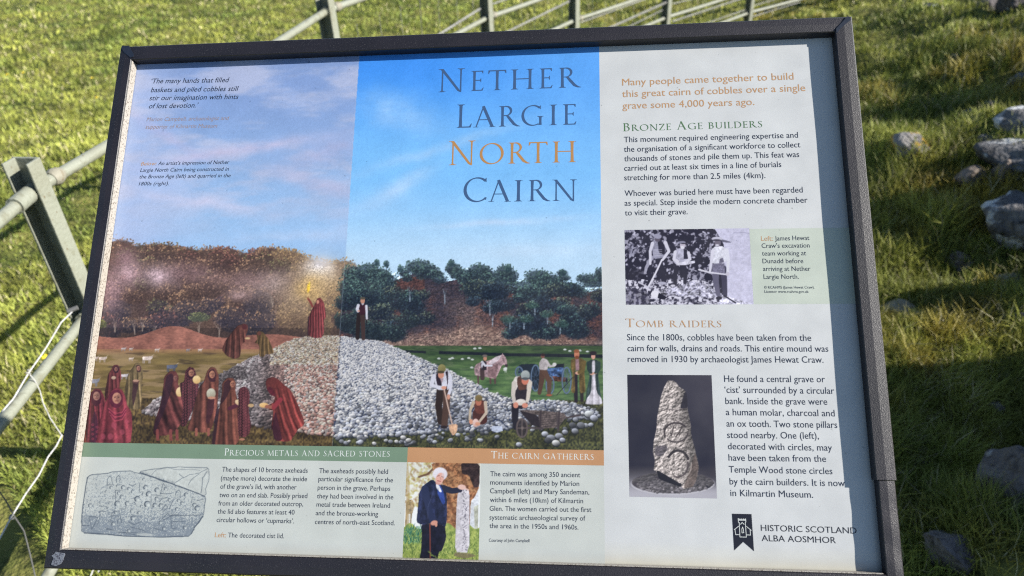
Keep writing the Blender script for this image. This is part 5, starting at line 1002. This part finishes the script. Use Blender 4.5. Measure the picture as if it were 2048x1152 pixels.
def fdir(i):
    a = Vector(PST[max(i - 1, 0)]); b = Vector(PST[min(i + 1, len(PST) - 1)]); return (b - a).normalized()
L1, L2, TK = .067, .037, .007
for i, (x, y) in enumerate(PST):
    d = fdir(i); f = Vector((d.x, d.y, 0)); f = (Matrix.Rotation(math.radians(-3), 3, 'Z') @ f); s = Vector((f.y, -f.x, 0))      # f along fence, s to its right
    zt = .975 if i < 3 else .965; zb = float(ground_z(x, y)) - .25
    o = Vector((x, y, zb)) - FO
    h_ = L1 / 2; poly = [(-h_, TK), (-h_, -L2), (-h_ + TK * .8, -L2), (-h_ + TK, 0), (h_ - TK, 0), (h_ - TK * .8, -L2), (h_, -L2), (h_, TK)]
    M_ = MB(); M_.prism(poly, tuple(o), tuple(s), tuple(f), (0, 0, 1), zt - zb); M_.build('post', m_paint, fence, bevel=.0018)
# rails, one length per bay and height
for zi, z in enumerate(RZ):
    for i in range(len(PST) - 1):
        za = .155 if (zi == 2 and i < 2) else z; zb_ = .155 if (zi == 2 and i < 1) else z
        if zi == 3 and i < 2: continue
        a = Vector((*PST[i], za)); b = Vector((*PST[i + 1], zb_))
        if z - .02 < float(ground_z(*PST[i])) + .03 and z - .02 < float(ground_z(*PST[i + 1])) + .03: continue
        if i == 0: pass
        r = .0148 if zi == 0 else .0132
        P = [a.lerp(b, t) + Vector((0, 0, -.006 * math.sin(t * math.pi))) for t in (0, .25, .5, .75, 1)]
        MB().tube([loc(p) for p in P], r, 14).build('rail', m_paint, fence, smooth=True)
        if zi < 3:
            e = (b - a).normalized(); q = a.lerp(b, 1) - e * .014
            MB().tube([loc(q - e * (.085 if i == 0 and zi == 0 else .03)), loc(q)], r * 1.35, 14).build('collar', m_paint, fence, smooth=True)
            q = a + e * .045
            if i: MB().tube([loc(q + e * k * .012) for k in range(4)], [r * 1.15, r * 1.5, r * 1.4, r * 1.05], 12).build('weld', m_rust, fence, smooth=True)
def bay_pt(px, py, i):
    """point seen at a pixel, in the upright plane of bay i"""
    a = np.array([*PST[i], 0.]); b = np.array([*PST[i + 1], 0.]); n = np.array([(b - a)[1], -(b - a)[0], 0.]); n /= np.linalg.norm(n)
    d = ray_dir(px, py); k = ((a - np.array([0, 0, HC])) @ n + .012) / (d @ n); return np.array([0, 0, HC]) + d * k
def wire(pts, i, r, m=m_wire, twist=False, name='wire'):
    P = [Vector(bay_pt(*p, i)) for p in pts]
    if twist:
        L = (P[-1] - P[0]).length; n = max(int(L / .03), 8); Q1 = []; Q2 = []
        e = (P[-1] - P[0]).normalized(); u = e.cross(Vector((0, 0, 1))).normalized(); v = e.cross(u)
        for k in range(n * 4 + 1):
            t = k / (n * 4); p = P[0].lerp(P[-1], t); ang = t * n * math.pi; o = (u * math.cos(ang) + v * math.sin(ang)) * r * .9; Q1.append(loc(p + o)); Q2.append(loc(p - o))
        M_ = MB(); M_.tube(Q1, r, 5); M_.tube(Q2, r, 5); return M_.build(name, m, fence, smooth=True)
    # smooth polyline with a little handmade wander
    Q = []
    for a, b in zip(P[:-1], P[1:]):
        for t in (0, .5): Q.append(a.lerp(b, t))
    Q.append(P[-1]); return MB().tube([loc(p) for p in Q], r, 7).build(name, m, fence, smooth=True)
wire([(842, 92), (960, 18)], 2, .0042, twist=True)
wire([(1000, 71), (1138, 3)], 3, .004, twist=True); wire([(986, 8), (1020, -4)], 3, .003, twist=True)
wire([(1205, 62), (1335, 4)], 4, .005, twist=True); wire([(1240, 62), (1325, 20)], 4, .0022, twist=True); wire([(1161, 45), (1300, -5)], 4, .0025, twist=True)
wire([(1345, 43), (1490, -5)], 5, .0042, twist=True); wire([(1400, 51), (1490, 20)], 5, .0028, twist=True); wire([(1345, 8), (1400, -6)], 5, .0025, twist=True)
wire([(1506, 33), (1600, 4)], 6, .0028, twist=True); wire([(1506, 12), (1560, -5)], 6, .0025, twist=True)
# sagging stock netting in the first bay
wire([(-60, 900), (0, 828), (27, 797), (57, 746), (88, 702), (104, 676), (122, 645), (146, 622)], 0, .0017, m_wire_near)
wire([(57, 746), (70, 762), (80, 782), (86, 806), (100, 836), (124, 872)], 0, .0014, m_wire_near)
wire([(-30, 1120), (0, 1076), (22, 1035), (50, 990), (78, 950), (96, 914), (112, 893), (124, 870)], 0, .0017, m_wire_near)
wire([(-10, 970), (12, 1002), (28, 1032), (48, 1062), (60, 1108), (72, 1160)], 0, .0015, m_wire_old)
wire([(172, 1175), (186, 1140), (196, 1120)], 0, .0017, m_wire_near); wire([(186, 1175), (198, 1140), (210, 1112)], 0, .002, m_wire_near)
for p in ((57, 746), (23, 1036)):
    q = bay_pt(*p, 0); M_ = MB(); M_.tube([loc(q + np.array([0, 0, k * .0035 - .005]) + np.array([.004 * math.sin(k * 2), .004 * math.cos(k * 2), 0])) for k in range(5)], .0022, 6); M_.build('knot', m_wire, fence, smooth=True)
q = bay_pt(147, 618, 0); MB().tube([loc(q + np.array([-.01, -.01, 0])), loc(q + np.array([.012, .0, .004]))], .006, 8).build('knot', m_wire_old, fence, smooth=True)
# upright stay wires of the netting in the farther bays
for i in range(2, 7):
    a = Vector((*PST[i], 0)); b = Vector((*PST[i + 1], 0)); n = int((b - a).length / .16)
    for k in range(1, n):
        p = a.lerp(b, k / n); dx = random.Random(i * 31 + k).uniform(-.02, .02)
        MB().tube([loc(p + Vector((0, 0, float(ground_z(p.x, p.y))))), loc(p + Vector((dx, 0, .35))), loc(p + Vector((0, 0, .8)))], .0011, 5).build('stay_wire', m_wire, fence)
# ---------------------------------------------------------------- stones by the cairn
def rock_mat(name, base, dark, lich, amt, lich2=None, amt2=.7):
    nz = [(6, dark, .38, .62, 8), (40, tuple(v * .55 for v in dark), .5, .7, 5)]
    nz.append((9, lich, amt, amt + .05, 9))
    if lich2: nz.append((11, lich2, amt2, amt2 + .06, 8))
    return mat(name, base, .9, .25, noise=nz, bump=(45, .9, .03))
mr_grey = rock_mat('grey_stone_white_lichen', (.13, .13, .135), (.06, .06, .065), (.34, .35, .36), .57)
mr_white = rock_mat('stone_thick_lichen', (.14, .135, .135), (.06, .06, .065), (.40, .41, .42), .53)
mr_brown = rock_mat('brown_stone', (.22, .18, .15), (.11, .09, .08), (.42, .38, .33), .62)
mr_orange = rock_mat('stone_orange_lichen', (.22, .21, .20), (.11, .10, .10), (.42, .25, .03), .50, (.3, .3, .28), .6)
mr_moss = rock_mat('mossy_flat_stone', (.24, .22, .17), (.12, .11, .06), (.30, .27, .06), .50, (.42, .40, .36), .62)
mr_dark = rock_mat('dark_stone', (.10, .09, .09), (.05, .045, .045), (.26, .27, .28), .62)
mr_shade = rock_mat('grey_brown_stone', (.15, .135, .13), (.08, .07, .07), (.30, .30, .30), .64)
def rock(px, py, wpx, hpx, m, label, seed, ang=0.0, flat=.6, sink=.42, group=None, pos=None, deep=1.0, size=None):
    if pos is None: p, k = on_ground(px, py + hpx * .42); w = wpx * k / FPX * 1.05; 
    else: p = np.array(pos, float); w = size
    rg = random.Random(seed); me = bpy.data.meshes.new('stone'); bm = bmesh.new(); bmesh.ops.create_icosphere(bm, subdivisions=4, radius=.5)
    from mathutils import noise
    off = Vector((rg.uniform(0, 50), rg.uniform(0, 50), rg.uniform(0, 50)))
    cuts = [(Vector((rg.gauss(0, 1), rg.gauss(0, 1), rg.gauss(0, .6))).normalized(), rg.uniform(.24, .42)) for _ in range(13)]
    for v in bm.verts:
        c = v.co.copy(); c *= 1 + .35 * noise.noise(c * 2.1 + off)
        for nn, dd in cuts:
            e = c.dot(nn) - dd
            if e > 0: c -= nn * e * .95
        c *= 1 + .09 * noise.noise(c * 6 + off) + .045 * noise.noise(c * 17 + off)
        v.co = c
    xs = [v.co.x for v in bm.verts]; sx = 1 / (max(xs) - min(xs))
    for v in bm.verts: v.co = Vector((v.co.x * sx, v.co.y * sx * deep, v.co.z * sx * flat / .8)) * w
    bm.to_mesh(me); bm.free(); me.materials.append(m); me.shade_smooth()
    o = bpy.data.objects.new('stone', me); SC.collection.objects.link(o)
    H = max(v.co.z for v in me.vertices); gz = float(ground_z(p[0], p[1])); o.location = (p[0], p[1], gz + H * (1 - 2 * sink)); o.rotation_euler = (0, 0, ang)
    return put(o, label, 'stone', group)
rock(2030, 262, 110, 54, mr_white, 'long pale lichen-covered stone, upper of the three big stones at the right edge', 1, .2, .40)
rock(2040, 318, 128, 70, mr_grey, 'big grey stone with white lichen spots, between two others at the right edge', 2, .4, .42)
rock(2062, 408, 160, 120, mr_white, 'large rounded stone with a white lichen cap, casting a dark shadow at the right edge', 3, .9, .58)
rock(1937, 352, 56, 44, mr_brown, 'small angular sunlit stone in the grass left of the big lichened stones', 4, .8, .8)
rock(1812, 308, 70, 38, mr_orange, 'low stone with bright orange lichen on top, right of the frame', 5, .5, .42, .36)
rock(1926, 475, 44, 36, mr_brown, 'small brown stone poking out of lit grass below the big shadow', 6, .2, .7)
rock(1803, 596, 86, 36, mr_moss, 'flat mossy stone close to the right frame bar', 7, .15, .35, .25)
rock(1962, 304, 34, 16, mr_grey, 'tiny grey stone in the turf beside the big lichened stones', 8, .3, .5)
rock(1940, 228, 34, 18, mr_grey, 'small bluish grey stone in the grass above the big stones', 9, .1, .5)
rock(2040, 160, 56, 32, mr_grey, 'grey stone at the right edge, above the mossy yellow turf', 10, .4, .6)
rock(1852, 22, 30, 14, mr_grey, 'small pale stone alone in the far grass near the top edge', 11, .0, .5)
rock(1972, 6, 60, 26, mr_dark, 'dark stone of the far row in the top right corner, left one', 12, .3, .6)
rock(2035, 4, 70, 34, mr_dark, 'dark stone of the far row in the top right corner, right one', 13, .9, .6)
rock(2005, 352, 60, 26, mr_brown, 'narrow brown stone wedged between the two largest stones', 14, .1, .5)
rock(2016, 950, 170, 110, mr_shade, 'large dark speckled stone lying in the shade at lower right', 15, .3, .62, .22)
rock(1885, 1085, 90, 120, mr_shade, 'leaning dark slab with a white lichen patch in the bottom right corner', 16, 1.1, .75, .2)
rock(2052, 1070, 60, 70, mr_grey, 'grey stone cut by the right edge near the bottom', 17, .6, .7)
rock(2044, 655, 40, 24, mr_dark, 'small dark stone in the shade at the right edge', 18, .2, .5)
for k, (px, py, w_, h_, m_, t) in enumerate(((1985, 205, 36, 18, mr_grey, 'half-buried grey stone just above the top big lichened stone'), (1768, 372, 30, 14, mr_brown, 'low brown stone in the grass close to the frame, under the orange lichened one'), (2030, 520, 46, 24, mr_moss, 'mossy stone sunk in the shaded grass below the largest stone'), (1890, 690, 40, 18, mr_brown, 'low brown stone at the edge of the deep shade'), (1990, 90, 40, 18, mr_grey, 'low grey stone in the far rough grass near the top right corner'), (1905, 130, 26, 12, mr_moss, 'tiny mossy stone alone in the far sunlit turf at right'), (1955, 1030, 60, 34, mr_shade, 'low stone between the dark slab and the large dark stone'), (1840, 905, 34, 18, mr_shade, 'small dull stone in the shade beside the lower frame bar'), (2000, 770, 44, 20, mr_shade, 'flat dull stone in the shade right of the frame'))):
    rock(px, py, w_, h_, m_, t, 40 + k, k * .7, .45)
# ---------------------------------------------------------------- tiny yellow flowers in the pasture
m_petal = mat('yellow_petal', (.75, .55, .03), .5, .3); m_stem = mat('flower_stem', (.07, .13, .03), .6, .3)
fl0 = None
for k, (px, py, t) in enumerate(((55, 166, 'yellow flower in the grass left of the board, nearer of the upper pair'), (24, 172, 'yellow flower in the grass at the left edge, upper pair'), (200, 211, 'yellow flower in the grass just left of the top left frame corner'), (104, 739, 'yellow flower in the grass between the two left rails'), (190, 172, 'yellow flower in the grass above the left fence rail'))):
    p, kk = on_ground(px, py); z = float(ground_z(p[0], p[1]))
    e = empty('buttercup', (p[0], p[1], z), label=t, cat='flower', group='yellow flowers in the pasture')
    sc = max(1, kk / 2.6)
    if fl0 is None:
        M_ = MB(); M_.tube([(0, 0, 0), (.002, 0, .03), (0, 0, .055)], .0012, 5); st = M_.build('stem', m_stem, e)
        M_ = MB()
        for j in range(6):
            a = j * math.pi / 3; ca, sa = math.cos(a), math.sin(a)
            M_.add([(0, 0, .055), (.006 * ca - .005 * sa, .006 * sa + .005 * ca, .058), (.014 * ca, .014 * sa, .060), (.006 * ca + .005 * sa, .006 * sa - .005 * ca, .058)], [(0, 3, 2, 1)])
        pt = M_.build('petals', m_petal, e); fl0 = (st, pt)
    else:
        for q in fl0: c = q.copy(); SC.collection.objects.link(c); c.parent = e
    e.scale = (1.2, 1.2, 1.2)
print('script seconds', round(time.time() - T_START, 1), 'tris', sum(sum(len(p.vertices) - 2 for p in o.data.polygons) for o in SC.objects if o.type == 'MESH' and len(o.data.polygons) < 20000))
